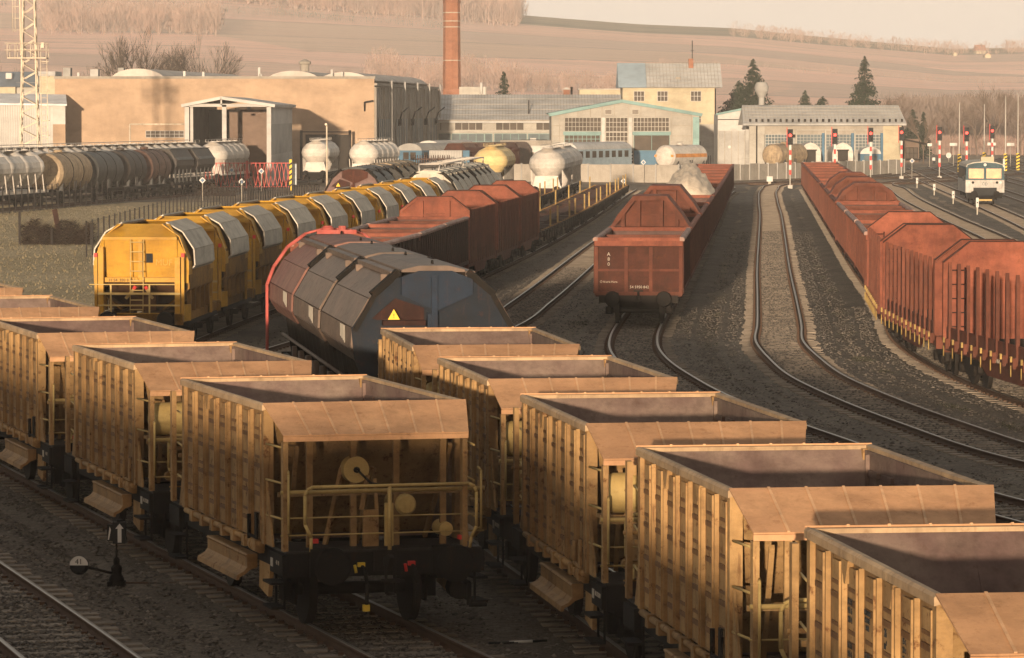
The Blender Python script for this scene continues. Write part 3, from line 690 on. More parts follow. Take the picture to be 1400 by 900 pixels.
                tb = MB(); tb.box(-1.02,-.92,.1,.2,1.3,1.36); tb.box(1.1,1.2,.1,.2,1.3,1.36); tb.split_lr("red_marker", red_mark, root)
                pp = MB(); pp.box(-.2,.02,.42,.5,1.2,1.72); pp.beam((-.22,.46,1.72),(-.12,.5,2.2),.05); pp.beam((.0,.46,1.72),(-.02,.5,2.15),.05); pp.build("brake_stand", ochre, root)
            else:
                tk = MB(); x0 = -1.36; tk.lathe([(.0,0),(.14,.03),(.24,.09),(.265,.16),(.265,1.9),(.24,1.98),(.0,2.05)], (x0,.62,2.32), 'x', 24)
                tk.build("air_tank", rail_y, root)
                tb = MB(); tb.beam((-1.4,.62,2.02),(1.2,.62,2.02),.3,.05); tb.pipe([(-.3,.3,1.25),(-.5,.3,1.8),(-.2,.4,2.0)],.03)
                for x in (-1.05,-.9,-.6): tb.lathe([(.07,0),(.07,.14)],(x,.4,1.4),'y',10)
                tb.build("tank_shelf", ochre, root)
    # coloured running gear
    for s in (-1,1):
        for yy in (.04, L-.84):
            f = MB(); f.box(min(s*1.37,s*1.45),max(s*1.37,s*1.45),yy,yy+.8,.86,1.15); f.build("frame_plate", black, root)
    for s in (-1,1):
        t = text_mesh("frame_marking", {'a':"41 11","b":"A.L.15.2001","c":"TARA 12"}[kind], .09, wht_old, root, M_left(-1.456,.32,1.02) if s<0 else Matrix.Translation((1.456,.35,1.02))@Matrix.Rotation(R(90),4,'Z')@Matrix.Rotation(R(90),4,'X'))
        b = MB(); b.box(-1.458 if s<0 else 1.45,-1.45 if s<0 else 1.458,.56,.72,.95,1.06) if False else b.box(*sorted((s*1.452,s*1.46)),.62,.76,.94,1.06); b.build("plate_marking", wht_old, root)
    wheelset(root, 1.6, .5); wheelset(root, 6.55, .5)
    ax = MB()
    for yy in (1.6,6.55):
        for s in (-1,1):
            ax.box(*sorted((s*1.0,s*1.12)),yy-.14,yy+.14,.36,.64); ax.beam((s*1.06,yy-.6,.72),(s*1.06,yy+.6,.72),.1,.12); ax.prism([(yy-.35,.9),(yy-.2,.3),(yy+.2,.3),(yy+.35,.9)], *sorted((s*.93,s*.97)), 'x')
    ax.split_lr("axle_guard", black, root)
    buffers(root, 0, -1); buffers(root, L, 1); coupling(root, 0, -1, hoses=True)
    # hand crank at the right front
    k = MB(); k.pipe([(1.15,.1,.72),(1.15,-.25,.72),(1.15,-.25,.42),(1.4,-.25,.42)],.035); k.lathe([(.16,0),(.16,.25),(.1,.3)],(1.15,.2,.6),'y',12); k.build("crank_handle", black, root)
    return root
hop = {k: make_ballast_hopper(k) for k in 'abc'}
used = set()
def put_on(src, path, Ynear, L, label, cat, group, flagset=used, dz=0.0):
    o = src if id(src) not in flagset else copy_tree(src)
    flagset.add(id(src))
    p = T[path]; s0 = p.s_of_Y(Ynear); a = p.at(s0+.12*L); b = p.at(s0+.88*L); d = (b-a)/np.linalg.norm(b-a); n0 = a-d*.12*L
    o.location = (n0[0], n0[1], RH+dz); o.rotation_euler = (0,0,math.atan2(-d[0], d[1]))
    tag(o, label, cat, group); return o
GA = "ochre hopper wagons in the left foreground row"; GB = "ochre hopper wagons in the right foreground row"
ordn = ["nearest", "second", "third", "fourth", "fifth"]
for k, Y0, lb in (('a',58.35,"ochre hopper wagon showing its whole open end with guard rail, front of the left row"),
                  ('b',67.7,"ochre hopper wagon with a big air tank under its hood, second in the left row"),
                  ('a',77.0,"ochre hopper wagon cut by the left frame edge, third in the left row"),
                  ('c',86.7,"ochre hopper wagon whose tan hood shows above the third, fourth in the left row"),
                  ('c',96.3,"ochre hopper wagon with only a hood corner visible, farthest in the left row")):
    put_on(hop[k], 'A', Y0, 8.15, lb, "hopper wagon", GA)
for k, Y0, lb in (('c',34.7,"pale ochre hopper wagon with black lettering on its side, cut by the bottom right corner"),
                  ('a',44.75,"ochre hopper wagon with ladder and no tank, second from the bottom right corner"),
                  ('b',54.3,"ochre hopper wagon with a large air tank, third in the right row"),
                  ('b',63.5,"ochre hopper wagon with a half hidden air tank, fourth in the right row"),
                  ('c',72.75,"ochre hopper wagon directly in front of the dark domed wagon, last of the right row")):
    o = put_on(hop[k], 'B', Y0, 8.15, lb, "hopper wagon", GB)
    if Y0 == 34.7:   # lettering on the nearest side
        for body, y, z, sz in (("31 54\n951 6\n128-4",4.75,2.62,.085),("KONVOJ\nPS DNE\n14.02",3.95,2.62,.07),("12 850\nkg",3.95,2.25,.085),("26\nm³",3.15,2.55,.11),("15 t\n20 t\n27 t",2.36,2.55,.08),("REV\n12.3.09",2.36,2.2,.07),("31 54\n951 6",4.75,2.25,.08)):
            text_mesh("side_lettering", body, sz, blk_mark, o, M_left(-1.484, y, z))

# ---------------------------------------------------------------- domed hopper with swing roof panels
def make_domed_hopper(L, pal, nseg=3, rails=False, name="domed_hopper_wagon"):
    endm, platem, panelm, farm, undm = pal
    root = empty(name); ZT = 4.0
    body = [(-1.42,2.35),(-1.47,2.95),(-1.15,3.5),(-.66,3.95),(-.4,4.06),(.4,4.06),(.66,3.95),(1.15,3.5),(1.47,2.95),(1.5,2.35),(1.35,2.0),(-1.3,2.0)]
    a, b = .35, L-.35
    m = MB(); m.prism(body, a+.03, b, 'y'); m.build("body", black if endm is blue_gr else endm, root); m = MB(); m.prism([(x*1.13, z) for x, z in body], a, a+.029, 'y'); m.build("end_face", endm, root)
    e = MB()
    hx_ = [(-.66,3.97),(-.3,4.1),(.36,4.1),(.78,3.92),(.78,3.62),(.05,3.3),(-.66,3.62)]
    e.prism(hx_, a-.12, a-.002, 'y'); e.build("end_cap_plate", platem, root)
    t = MB(); t.box(-.06,.06,a-.2,a-.12,1.2,4.0); t.box(-.14,.0,a-.16,a-.003,1.9,3.25); t.build("end_post", platem, root)
    v = MB(); v.box(-1.05,-.2,a-.35,a-.01,3.02,3.12); v.box(-1.15,-.15,a-.3,a-.02,2.3,2.5); v.prism([(-1.25,3.15),(-.78,3.55),(-.2,3.36),(-.2,3.12),(-1.15,3.12)], a-.06, a-.004, 'y')
    for x in (-1.0,-.6,-.22): v.box(x-.02,x+.02,a-.33,a-.29,2.5,2.82)
    v.build("end_locker", brown_dk, root)
    w = MB(); w.prism([(-.96,3.14),(-.72,3.14),(-.84,3.35)], a-.36, a-.352, 'y'); wo = w.build("warning_triangle", yel_mark, root)
    text_mesh("exclamation_mark", "!", .13, blk_mark, wo, M_front(-.84,a-.365,3.21))
    sg = (b-a)/nseg; gap = .75
    for k in range(nseg):
        y0 = a+k*sg+(gap/2 if k else .05); y1 = a+(k+1)*sg-(gap/2 if k < nseg-1 else .05)
        pm = farm if k == nseg-1 else panelm
        for s in (-1, 1):
            q = MB(); pr = [(s*.72,3.98),(s*1.27,3.52),(s*1.60,2.95),(s*1.62,2.55),(s*1.42,2.25)]
            if s > 0: q.shell(pr[::-1], y0, y1, .04) if False else None
            for i in range(4):
                p0, p1 = pr[i], pr[i+1]; yy0, yy1 = (y0, y1); cut0 = .0
                if i == 3: q.quadth([(p0[0],yy0,p0[1]),(p1[0],yy0+.5,p1[1]),(p1[0],yy1,p1[1]),(p0[0],yy1,p0[1])] if s<0 else [(p0[0],yy1,p0[1]),(p1[0],yy1,p1[1]),(p1[0],yy0+.5,p1[1]),(p0[0],yy0,p0[1])], .05)
                else: q.quadth([(p0[0],yy0,p0[1]),(p1[0],yy0,p1[1]),(p1[0],yy1,p1[1]),(p0[0],yy1,p0[1])] if s<0 else [(p0[0],yy1,p0[1]),(p1[0],yy1,p1[1]),(p1[0],yy0,p1[1]),(p0[0],yy0,p0[1])], .05)
            so = q.build("side_shutter", pm, root)
            h = MB(); h.box(*sorted((s*.66,s*.86)), y0+.1, y1-.02, 3.98, 4.08); 
            for yy in (y0+.9, y1-.9): h.box(*sorted((s*.78,s*.98)), yy-.06, yy+.06, 3.86, 4.0)
            h.build("hinge", panelm, so)
            if s < 0 and not rails:
                text_mesh("white_stencil", "31\n54", .55, wht_old, so, M_left(-1.628,(y0+y1)/2-.6,2.75)@Matrix.Scale(.55,4,(1,0,0))) if False else None
                st = MB()
                for j in range(4): st.box(-1.685,-1.675, y0+1.2+j*.3, y0+1.4+j*.3, 2.6+.03*j, 2.95)
                st.build("stencil", wht_old, so)
        c = MB(); c.prism([(-.64,4.07),(-.64,4.12),(-.3,4.2),(.3,4.2),(.64,4.12),(.64,4.07)], y0, y1, 'y')
        cp = c.build("roof_panel", pm if k == nseg-1 and True else panelm, root)
        for yy in (y0+1, y1-1): lk = MB(); lk.pipe([(0.1,yy,4.2),(.1,yy+.05,4.26),(.1,yy+.15,4.26),(.1,yy+.2,4.2)],.02); lk.build("lifting_eye", steel, cp)
    # dark arms between the shutters
    for k in range(nseg):
        ar = MB(); yy = a+k*sg
        for s in (-1,1): ar.beam((s*.7,yy+.12,4.08),(s*1.24,yy+.02,3.62),.2,.14); ar.beam((s*1.2,yy,3.6),(s*1.6,yy,2.9),.1,.1)
        ar.split_lr("shutter_arm", black, root)
    # legs, chutes
    u = MB()
    u.prism([(-1.3,2.0),(1.3,2.0),(.5,1.15),(-.5,1.15)], a+1.5, b-1.5, 'y')
    for k in range(int((L-3)/1.1)):
        for s in (-1,1): u.beam((s*1.42,1.6+k*1.1,2.2),(s*1.25,1.6+k*1.1,1.1),.08)
    u.build("discharge_hopper", undm, root)
    pw = MB()
    for s in (-1,1):
        pw.tube((s*1.4,1.5,1.7),(s*1.4,L-1.5,1.7),.04)
        for k in range(int((L-4)/2)): pw.tube((s*1.38,2.3+2*k,1.0),(s*1.38,2.3+2*k,1.6),.09)
    pw.build("actuator_rod", grey_br if not rails else undm, root)
    sill(root, L, .9, 1.15, 1.3)
    bogie(root, 2.0, 1); bogie(root, L-2.0, 1)
    buffers(root, 0, -1)
    if rails:
        p = MB()
        for s in (-1,1): p.pipe([(s*.5,.4,4.15),(s*.55,.8,4.5),(s*.55,L-.8,4.5),(s*.5,L-.4,4.15)],.04)
        for k in range(5): p.tube((-.55,.8+k*(L-1.6)/4,4.5),(.55,.8+k*(L-1.6)/4,4.5),.03)
        p.build("roof_walkway_rail", white_t, root)
    return root
dk = make_domed_hopper(23.6, (blue_gr, blue_lt, grey_br, paint('faded_pink_panel',(.27,.145,.105),(.22,.10,.078),rust=.1,dirt=.2), black))
put_on(dk, 'B', 84.0, 23.6, "large dark domed hopper wagon with blue grey end and faded red far end", "domed wagon", None)
hoop = MB(); pts = [(-1.72,23.3,.9),(-1.72,23.3,2.9),(-1.55,23.3,3.35),(-1.2,23.3,3.85),(-.75,23.3,4.18),(-.3,23.3,4.30),(.3,23.3,4.30),(.75,23.3,4.18),(1.25,23.3,3.8)]
hoop.pipe(pts,.032,8); hoop.pipe([(p[0]-.02,p[1]-.5,p[2]) for p in pts[:5]],.035,6)
for z in (1.2,1.6,2.0,2.4,2.8): hoop.tube((-1.72,22.8,z),(-1.72,23.3,z),.025)
hoop.build("red_ladder_hoop", pink, dk)
vv = MB(); vv.lathe([(.16,0),(.16,.14),(.1,.2)],(-.2,22.8,4.2),'z',12); vv.lathe([(.1,0),(.1,.2)],(.15,22.6,4.2),'z',10); vv.box(-.5,.5,22.5,22.6,4.2,4.3); vv.build("roof_valve", pink, dk)

# ---------------------------------------------------------------- yellow covered hopper (two axles)
def make_yellow_hopper():
    L = 8.9; root = empty("yellow_hopper_wagon")
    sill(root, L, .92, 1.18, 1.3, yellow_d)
    LB = 7.2; e0, e1 = .45, LB-.45
    b = MB()
    prof = [(-1.4,2.0),(-1.4,2.75),(-1.12,3.48),(-.75,3.78),(.75,3.78),(1.12,3.48),(1.4,2.75),(1.4,2.0)]
    # body as shell with open roof slot
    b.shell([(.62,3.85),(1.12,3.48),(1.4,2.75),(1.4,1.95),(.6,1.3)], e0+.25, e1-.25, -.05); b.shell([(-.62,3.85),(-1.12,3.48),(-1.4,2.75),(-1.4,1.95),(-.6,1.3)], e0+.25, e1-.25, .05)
    b.build("side_body", yellow_d, root)  # dirty paint, kept dark for the shade below the covers too
    for ya_, yb_ in ((e0+.1, e0+.9), (e1-.9, e1-.1)):
        for s in (-1,1):
            q = MB(); P_ = [(s*.62,3.87),(s*1.14,3.50),(s*1.42,2.75),(s*1.42,2.35)]; q.shell(P_, ya_, yb_, -.03*s if s > 0 else .03); q.build("end_shoulder", yellow, root)
    f = MB(); f.box(-1.0,1.0,e0+.5,e1-.5,3.1,3.16); f.build("load_opening", brown_in, root)
    for e in (0,1):
        Yf = (lambda y: y) if e == 0 else (lambda y: LB-y)
        w = MB(); Q = lambda pts: pts if e == 0 else pts[::-1]
        w.quadth(Q([(-1.12,Yf(.30),3.50),(1.12,Yf(.30),3.50),(.80,Yf(1.1),3.88),(-.80,Yf(1.1),3.88)]),.05)       # sloping lip
        w.quadth(Q([(-1.10,Yf(.62),2.28),(1.10,Yf(.62),2.28),(1.10,Yf(.42),3.46),(-1.10,Yf(.42),3.46)]),.05)   # end plate
        w.box(-1.12,1.12,*sorted((Yf(.26),Yf(.34))),3.42,3.50)
        w.box(-1.15,1.15,*sorted((Yf(.30),Yf(.62))),2.14,2.28)
        for s in (-1,1):
            w.quadth(Q([(s*1.12,Yf(.45),3.46),(s*1.44,Yf(.55),2.75),(s*1.44,Yf(.55),2.1),(s*1.12,Yf(.45),2.1)][::s if s>0 else -1] if False else [(s*1.12,Yf(.45),2.1),(s*1.44,Yf(.55),2.1),(s*1.44,Yf(.55),2.75),(s*1.12,Yf(.45),3.46)][::s]),.04)
        w.box(-.06,.06,*sorted((Yf(.34),Yf(.44))),2.28,3.44)
        w.build("end_wall", yellow, root)
        c = MB()
        for s in (-1,1):
            c.box(*sorted((s*1.08,s*1.24)),*sorted((Yf(.05),Yf(.3))),1.15,2.9 if s>0 else 3.2); c.beam((s*1.16,Yf(.3),1.2),(s*1.42,Yf(1.0),1.2),.08,.5)
            c.box(*sorted((s*1.27,s*1.36)),*sorted((Yf(.1),Yf(.2))),1.15,2.9)
        c.box(-1.3,1.3,*sorted((Yf(.0),Yf(.1))),.95,1.22)
        c.build("end_frame", yellow, root)
        tp = MB(); 
        for s in (-1,1): tp.box(*sorted((s*1.27,s*1.37)),*sorted((Yf(.09),Yf(.21))),2.9,3.02)
        tp.split_lr("red_tip", red_mark, root)
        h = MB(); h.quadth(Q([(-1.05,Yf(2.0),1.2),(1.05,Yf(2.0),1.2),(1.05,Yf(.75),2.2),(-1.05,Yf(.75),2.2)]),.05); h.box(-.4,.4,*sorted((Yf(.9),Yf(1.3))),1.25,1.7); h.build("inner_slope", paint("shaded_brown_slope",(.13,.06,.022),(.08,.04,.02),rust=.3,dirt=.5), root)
        r = MB()
        for z in (1.45,1.8): r.beam((-1.25,Yf(.04),z),(1.25,Yf(.04),z),.03,.07 if z>1.7 else .05)
        r.tube((-1.5,Yf(0),2.08),(1.1,Yf(0),2.08),.02,n=6)
        for x in (-.85,.32): r.box(x-.025,x+.025,*sorted((Yf(-.01),Yf(.03))),1.2,2.08)
        r.beam((-.42,Yf(.2),1.65),(-.15,Yf(.15),1.95),.08); r.beam((.4,Yf(.2),1.65),(.2,Yf(.15),1.95),.08)
        r.build("end_railing", rail_y, root)
        rt = MB(); rt.beam((-.17,Yf(.13),1.93),(-.11,Yf(.12),2.02),.09); rt.beam((.22,Yf(.13),1.93),(.18,Yf(.12),2.02),.09); rt.build("red_lever_tip", red_mark, root)
        if e == 0:
            l = MB()
            for x in (-.27,.12): l.tube((x,.02,1.2),(x,.2,3.44),.016,n=6)
            for k in range(8): l.tube((-.27,.02+k*.023,1.32+.29*k),(.12,.02+k*.023,1.32+.29*k),.02,n=6)
            l.build("end_ladder", rail_y, root)
            n_ = MB(); n_.quadth([(.16,.505,2.72),(.36,.505,2.72),(.36,.455,3.0),(.16,.455,3.0)],.012); n_.build("black_notice", blk_mark, root)
            text_mesh("graffiti", "MUF", .27, paint("faint_chalk",(.55,.32,.07),rust=0,dirt=0), root, Matrix.Translation((.70,.505,2.72))@Matrix.Rotation(R(80),4,'X'))
            text_mesh("end_lettering", "31 54  930 0 417-2", .12, blk_mark, root, M_front(-.5,.285,2.2))
    for s in (-1,1):
        g = MB(); pr = [(s*.66,3.90),(s*1.16,3.62),(s*1.50,3.1),(s*1.53,2.62),(s*1.30,2.42)]
        for i in range(4):
            p0, p1 = pr[i], pr[i+1]; q = [(p0[0],e0+.75,p0[1]),(p1[0],e0+.75+(.12 if i==3 else 0),p1[1]),(p1[0],e1-.75,p1[1]),(p0[0],e1-.75,p0[1])]
            g.quadth(q if s < 0 else q[::-1], .04)
        for k in range(5):
            yy = e0+.95+k*1.08
            for i in range(3): g.beam((pr[i][0]*1.004,yy,pr[i][1]+.012),(pr[i+1][0]*1.004,yy,pr[i+1][1]+.012),.03,.02)
        so = g.build("roof_cover", grey_roof, root)
        d = MB(); d.quadth([(s*1.51,1.9,2.98),(s*1.535,1.9,2.7),(s*1.535,1.5,2.7),(s*1.51,1.5,2.98)][::s],.02); d.build("cover_notice", grey_t, so)
        mk = MB(); 
        for j, (yy, ww) in enumerate(((2.5,.3),(3.1,.5),(4.2,.3))): mk.box(*sorted((s*1.53,s*1.546)),yy,yy+ww,2.66,2.9)
        mk.build("cover_lettering", wht_old, so)
        lv = MB(); lv.tube((s*1.36,1.0,1.95),(s*1.36,LB-1,1.95),.04)
        for k in range(5): lv.box(*sorted((s*1.30,s*1.42)),1.2+k*1.1,1.4+k*1.1,1.2,2.2)
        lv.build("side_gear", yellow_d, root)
        sb = MB(); sb.box(*sorted((s*1.22,s*1.36)),.6,L-.6,.8,.92); sb.build("side_beam", black, root)
    wheelset(root, 1.9, .5); wheelset(root, L-1.9, .5); buffers(root, 0, -1)
    return root
yh = make_yellow_hopper()
yl = ["nearest one", "second", "third", "fourth", "fifth", "sixth", "seventh", "eighth", "ninth", "tenth and farthest"]
for i in range(10):
    put_on(yh, 'G', 126.6+i*9.3, 8.9, f"yellow hopper wagon with grey covers, {yl[i]} of the yellow row", "hopper wagon", "yellow hopper wagons in a row")
# ---------------------------------------------------------------- gondolas
def gondola(L, wall, rimm, inner, cross=0, heap=False, lettered=False, name="gondola_wagon"):
    root = empty(name); Wd = 1.5; zb, zt = 1.12, 2.97
    sill(root, L, .82, 1.1, 1.32, steel)
    for s in (-1,1):
        m = MB(); m.box(*sorted((s*(Wd-.09),s*(Wd-.03))),.05,L-.05,zb,zt-.1)
        n = int(L/.95)
        for k in range(n+1):
            y = .1+k*(L-.2)/n; m.prism([(s*(Wd-.03),zb),(s*(Wd+.04),zb+.1),(s*(Wd+.03),zt-.1),(s*(Wd-.03),zt-.1)], y-.055, y+.055, 'y')
        m.box(*sorted((s*(Wd-.05),s*(Wd+.05))),.05,L-.05,zb-.04,zb+.1)
        m.build("side_wall", wall, root)
    for e in (0,1):
        Yf = (lambda y: y) if e == 0 else (lambda y: L-y)
        m = MB(); m.box(-Wd+.03,Wd-.03,*sorted((Yf(.04),Yf(.1))),zb-.15,zt-.1)
        rb = MB()
        for x in (-1.44,-.42,.42,1.44): rb.box(x-.06,x+.06,*sorted((Yf(-.10),Yf(.04))),zb-.1,zt-.3)
        rb.box(-1.4,1.4,*sorted((Yf(-.055),Yf(.035))),zb+.72,zb+.80); rb.box(-1.4,1.4,*sorted((Yf(-.06),Yf(.035))),zb-.1,zb+.02)
        for s in (-1,1): m.prism([(s*1.4,zb),(s*1.4,zb+.22),(s*1.2,zb)], *sorted((Yf(-.03),Yf(.03))), 'y')
        m.box(-1.47,1.47,*sorted((Yf(-.10),Yf(.04))),zt-.3,zt-.1)
        ew = m.build("end_wall", brown if lettered else wall, root); rb.build("end_ribs", orange_d if lettered else wall, ew)  # lettered end panels painted darker for shade, ribs lighter to bring out relief
    r = MB()
    for s in (-1,1): r.prism([(s*(Wd+.06),zt-.1),(s*(Wd+.07),zt-.02),(s*(Wd+.02),zt+.03),(s*(Wd-.1),zt+.03),(s*(Wd-.14),zt-.03),(s*(Wd-.12),zt-.1)], .02, L-.02, 'y')
    r.build("top_rim", rimm, root)
    for y in (.02,L-.14): q = MB(); q.box(-Wd+.1,Wd-.1,y-.04,y+.16,zt-.095,zt+.02); q.build("end_rim", orange, root)
    q = MB(); q.box(-1.5,1.5,-.115,-.095,zt-.26,zt-.09); q.build("end_lip", orange, root)
    i = MB(); i.box(-1.41,1.41,.1,L-.1,zb,zb+.05)
    for s in (-1,1): i.box(*sorted((s*1.385,s*1.405)),.11,L-.11,zb+.05,zt-.1)
    for y in (.105,L-.135): i.box(-1.38,1.38,y,y+.03,zb+.05,zt-.1)
    i.build("interior", inner, root)
    for k in range(cross):
        y = L*(k+1)/(cross+1); c = MB(); c.box(-1.38,1.38,y-.1,y+.1,zt-.42,zt-.06); c.build("cross_beam", orange_d, root)
    bogie(root, 1.9, 1); bogie(root, L-1.9, 1); buffers(root, 0, -1, .92); coupling(root, 0, -1)
    if lettered:
        text_mesh("corner_code", "A\n8\n0", .17, wht_old, root, M_front(-1.02,-.0,2.25)@Matrix.Translation((0,0,.045)))
        text_mesh("wagon_number", "31 54 5950 842-7", .13, wht_old, root, M_front(0,.0,1.3)@Matrix.Translation((0,0,.045)))
        text_mesh("small_print", "○ Kutná Hora", .10, wht_old, root, M_front(-1.02,.0,1.48)@Matrix.Translation((0,0,.045)))
    return root
gM = gondola(12.3, brown, pale_rim, brown_in, 1, lettered=True)
put_on(gM, 'M', 143.4, 12.3, "rusty brown gondola wagon with white number on its end, front of the middle orange train", "gondola wagon", None)
gO = gondola(13.6, orange_d, orange, orange_d, 6); gD = gondola(15.6, orange_d, pale_rim, brown_in, 3); gC = gondola(11.0, brown_dk, pale_rim, brown_in, 2)
for i in range(3):
    put_on(gC, 'C', 137.4+i*11.7, 11.0, "dark brown open gondola with pale rim, "+["just behind the dark domed wagon","middle one of three left of centre","touching the first orange stake wagon"][i], "gondola wagon", "dark brown gondolas left of centre")
for i in range(3):
    put_on(gD, 'D', 150.2+i*16.6, 15.6, "open orange brown gondola in the right train, "+["right behind the farthest hexagonal stake wagon","middle one of three","just before the ribbed hooded wagons"][i], "gondola wagon", "open gondolas in the middle of the right train")
fo = ["nearest","second","third","fourth","fifth","sixth","seventh","farthest"]
for i in range(7):
    put_on(gO, 'D', 255+i*14.2, 13.6, f"orange gondola with cross beams at the far end of the right train, {fo[i] if i<6 else 'last'} of seven", "gondola wagon", "far gondolas of the right train")
for i in range(8):
    put_on(gO, 'M', 233+i*13.7, 13.6, f"orange gondola with cross beams behind the tarpaulin heap, {fo[i]} of the middle train", "gondola wagon", "far gondolas of the middle train")
# heap wagon
gH = gondola(16, orange_d, orange, brown_in, 0)
put_on(gH, 'M', 199, 16, "orange gondola just in front of the pale tarpaulin heap", "gondola wagon", None)
gH2 = gondola(16, orange_d, orange, brown_in, 0)
put_on(gH2, 'M', 216.3, 15.9, "orange gondola loaded with a heap under a pale tarpaulin", "gondola wagon", None)
def heap():
    nu, nv = 40, 26; vs = []; fs = []
    for j in range(nv+1):
        y = j/nv; 
        for i in range(nu+1):
            x = i/nu*2-1; env = math.sin(math.pi*min(1,max(0,y)))**.55
            ridge = (1-abs(x-.1*math.sin(y*5))**1.35)*(1.75-.35*y+.16*math.sin(y*14+.5))*env
            fold = .07*math.sin(x*17+y*6)+.05*math.sin(x*31-y*11)+.06*math.sin(y*37+x*4)
            vs.append((x*1.52*(1 if abs(x)<.98 else 1), y*14.5+.7, 2.55+max(0,ridge)+fold*env+(.35*env if abs(x)<.97 else -.15)))
    for j in range(nv):
        for i in range(nu): a = j*(nu+1)+i; fs.append((a,a+1,a+nu+2,a+nu+1))
    m = MB(); m.add(vs, fs, 0, True); return m
tarp_m = paint("pale_tarpaulin", (.72,.60,.46), (.60,.49,.37), rust=.05, dirt=.15, streak=.3, rough=.8)
hp = heap().build("tarpaulin_heap", tarp_m); p = T['M']; s0 = p.s_of_Y(216.3); a_ = p.at(s0); b_ = p.at(s0+16); d_ = (b_-a_)/np.linalg.norm(b_-a_)
hp.location = (a_[0],a_[1],RH); hp.rotation_euler = (0,0,math.atan2(-d_[0],d_[1])); tag(hp, "pale beige tarpaulin draped over a pointed heap in an orange gondola", "tarpaulin")
# ---------------------------------------------------------------- stake wagons with tall hexagonal end walls
HEXP = [(-1.45,1.16),(-1.45,3.22),(-.72,3.78),(.72,3.78),(1.45,3.22),(1.45,1.16)]
lock_m = paint('dull_yellow_lock', (.40,.27,.09), (.28,.18,.06), rust=.3, dirt=.4)
def stake_wagon(L, stakes, name="stake_wagon", ribs=True, detail=True, wallm=None, sm=None):
    root = empty(name); wallm = wallm or orange; sm = sm or orange_d
    sill(root, L, .86, 1.12, 1.38, orange_d, trim=1)
    f = MB(); f.box(-1.3,1.3,.15,L-.15,1.08,1.14)
    for k in range(int(L/.45)): f.box(-1.3,1.3,.3+k*.45,.42+k*.45,1.14,1.17)
    f.build("floor", steel, root)
    for e in (0,1):
        Yf = (lambda y: y) if e == 0 else (lambda y: L-y)
        m = MB(); m.prism(HEXP, *sorted((Yf(.1),Yf(.2))), 'y')
        if ribs:
            for x in (-.55,.55): m.box(x-.1,x+.1,*sorted((Yf(-.12),Yf(.1))),1.2,3.6)
            m.box(-.45,.45,*sorted((Yf(-.05),Yf(.1))),3.0,3.08)
            for s in (-1,1): m.prism([(s*1.42,3.2),(s*.72,3.74),(s*.72,3.64),(s*1.36,3.14)], *sorted((Yf(.0),Yf(.1))), 'y')
        m.build("end_wall", wallm, root)
        t = MB()
        for p0, p1 in zip(HEXP[1:-2], HEXP[2:-1]): t.beam((p0[0],Yf(.15),p0[1]+.012),(p1[0],Yf(.15),p1[1]+.012),.14,.035)
        t.build("wall_edge", brown_dk, root)
    for s in (-1,1):
        for k in range(stakes):
            y = .75+k*(L-1.5)/(stakes-1); m = MB(); x = s*1.42
            m.prism([(y-.09,1.0),(y-.075,2.9),(y-.015,3.26),(y+.015,3.26),(y+.075,2.9),(y+.09,1.0)], *sorted((x,x-s*.09)), 'x')
            so = m.build("stake", sm, root)
            if detail:
                c = MB(); c.box(*sorted((x+s*.0,x+s*.09)),y-.1,y+.1,.93,1.2); c.build("stake_pocket", sm, so)
                c = MB(); c.box(*sorted((x+s*.09,x+s*.14)),y-.03,y+.03,1.1,1.24); c.tube((x+s*.12,y-.09,1.22),(x+s*.12,y+.09,1.22),.025,n=6); c.tube((x+s*.12,y,.74),(x+s*.12,y,1.02),.018,n=6); c.build("stake_lock", lock_m, so)
        sw = MB(); sw.box(*sorted((s*1.33,s*1.37)),.25,L-.25,1.12,1.5); sw.build("side_board", sm, root)
    if detail:
        l = MB()
        for s in (-1,1):
            for x in (.0,.42): l.tube((s*(1.3-x),L-.3,1.2),(s*(1.3-x),L-.3,3.1),.02)
            for z in np.arange(1.5,3.1,.38): l.tube((s*1.3,L-.3,z),(s*.88,L-.3,z),.018)
        l.build("ladder", brown_dk, root)
        t = text_mesh("sill_marking", "31 54 4749 116-0", .16, wht_old, root, M_left(-1.392,L*.55,.98))
    bogie(root, 2.0, 1); bogie(root, L-2.0, 1); buffers(root, 0, -1); buffers(root, L, 1)
    return root
sD = stake_wagon(15.6, 12); sC = stake_wagon(12.9, 13, detail=False)
for i, (Y0, lb) in enumerate(((98.0,"cut by the right frame edge"),(114.9,"second from the right frame edge"),(131.3,"third, just in front of the open gondolas"))):
    put_on(sD, 'D', Y0, 15.6, "orange stake wagon with tall hexagonal end walls, "+lb, "stake wagon", "hexagonal stake wagons of the right train")
for i, lb in enumerate(("directly behind the dark gondolas","middle one of three","farthest of three left of centre")):
    put_on(sC, 'C', 173.0+i*13.5, 12.9, "orange stake wagon with hexagonal walls and close stakes, "+lb, "stake wagon", "hexagonal stake wagons left of centre")
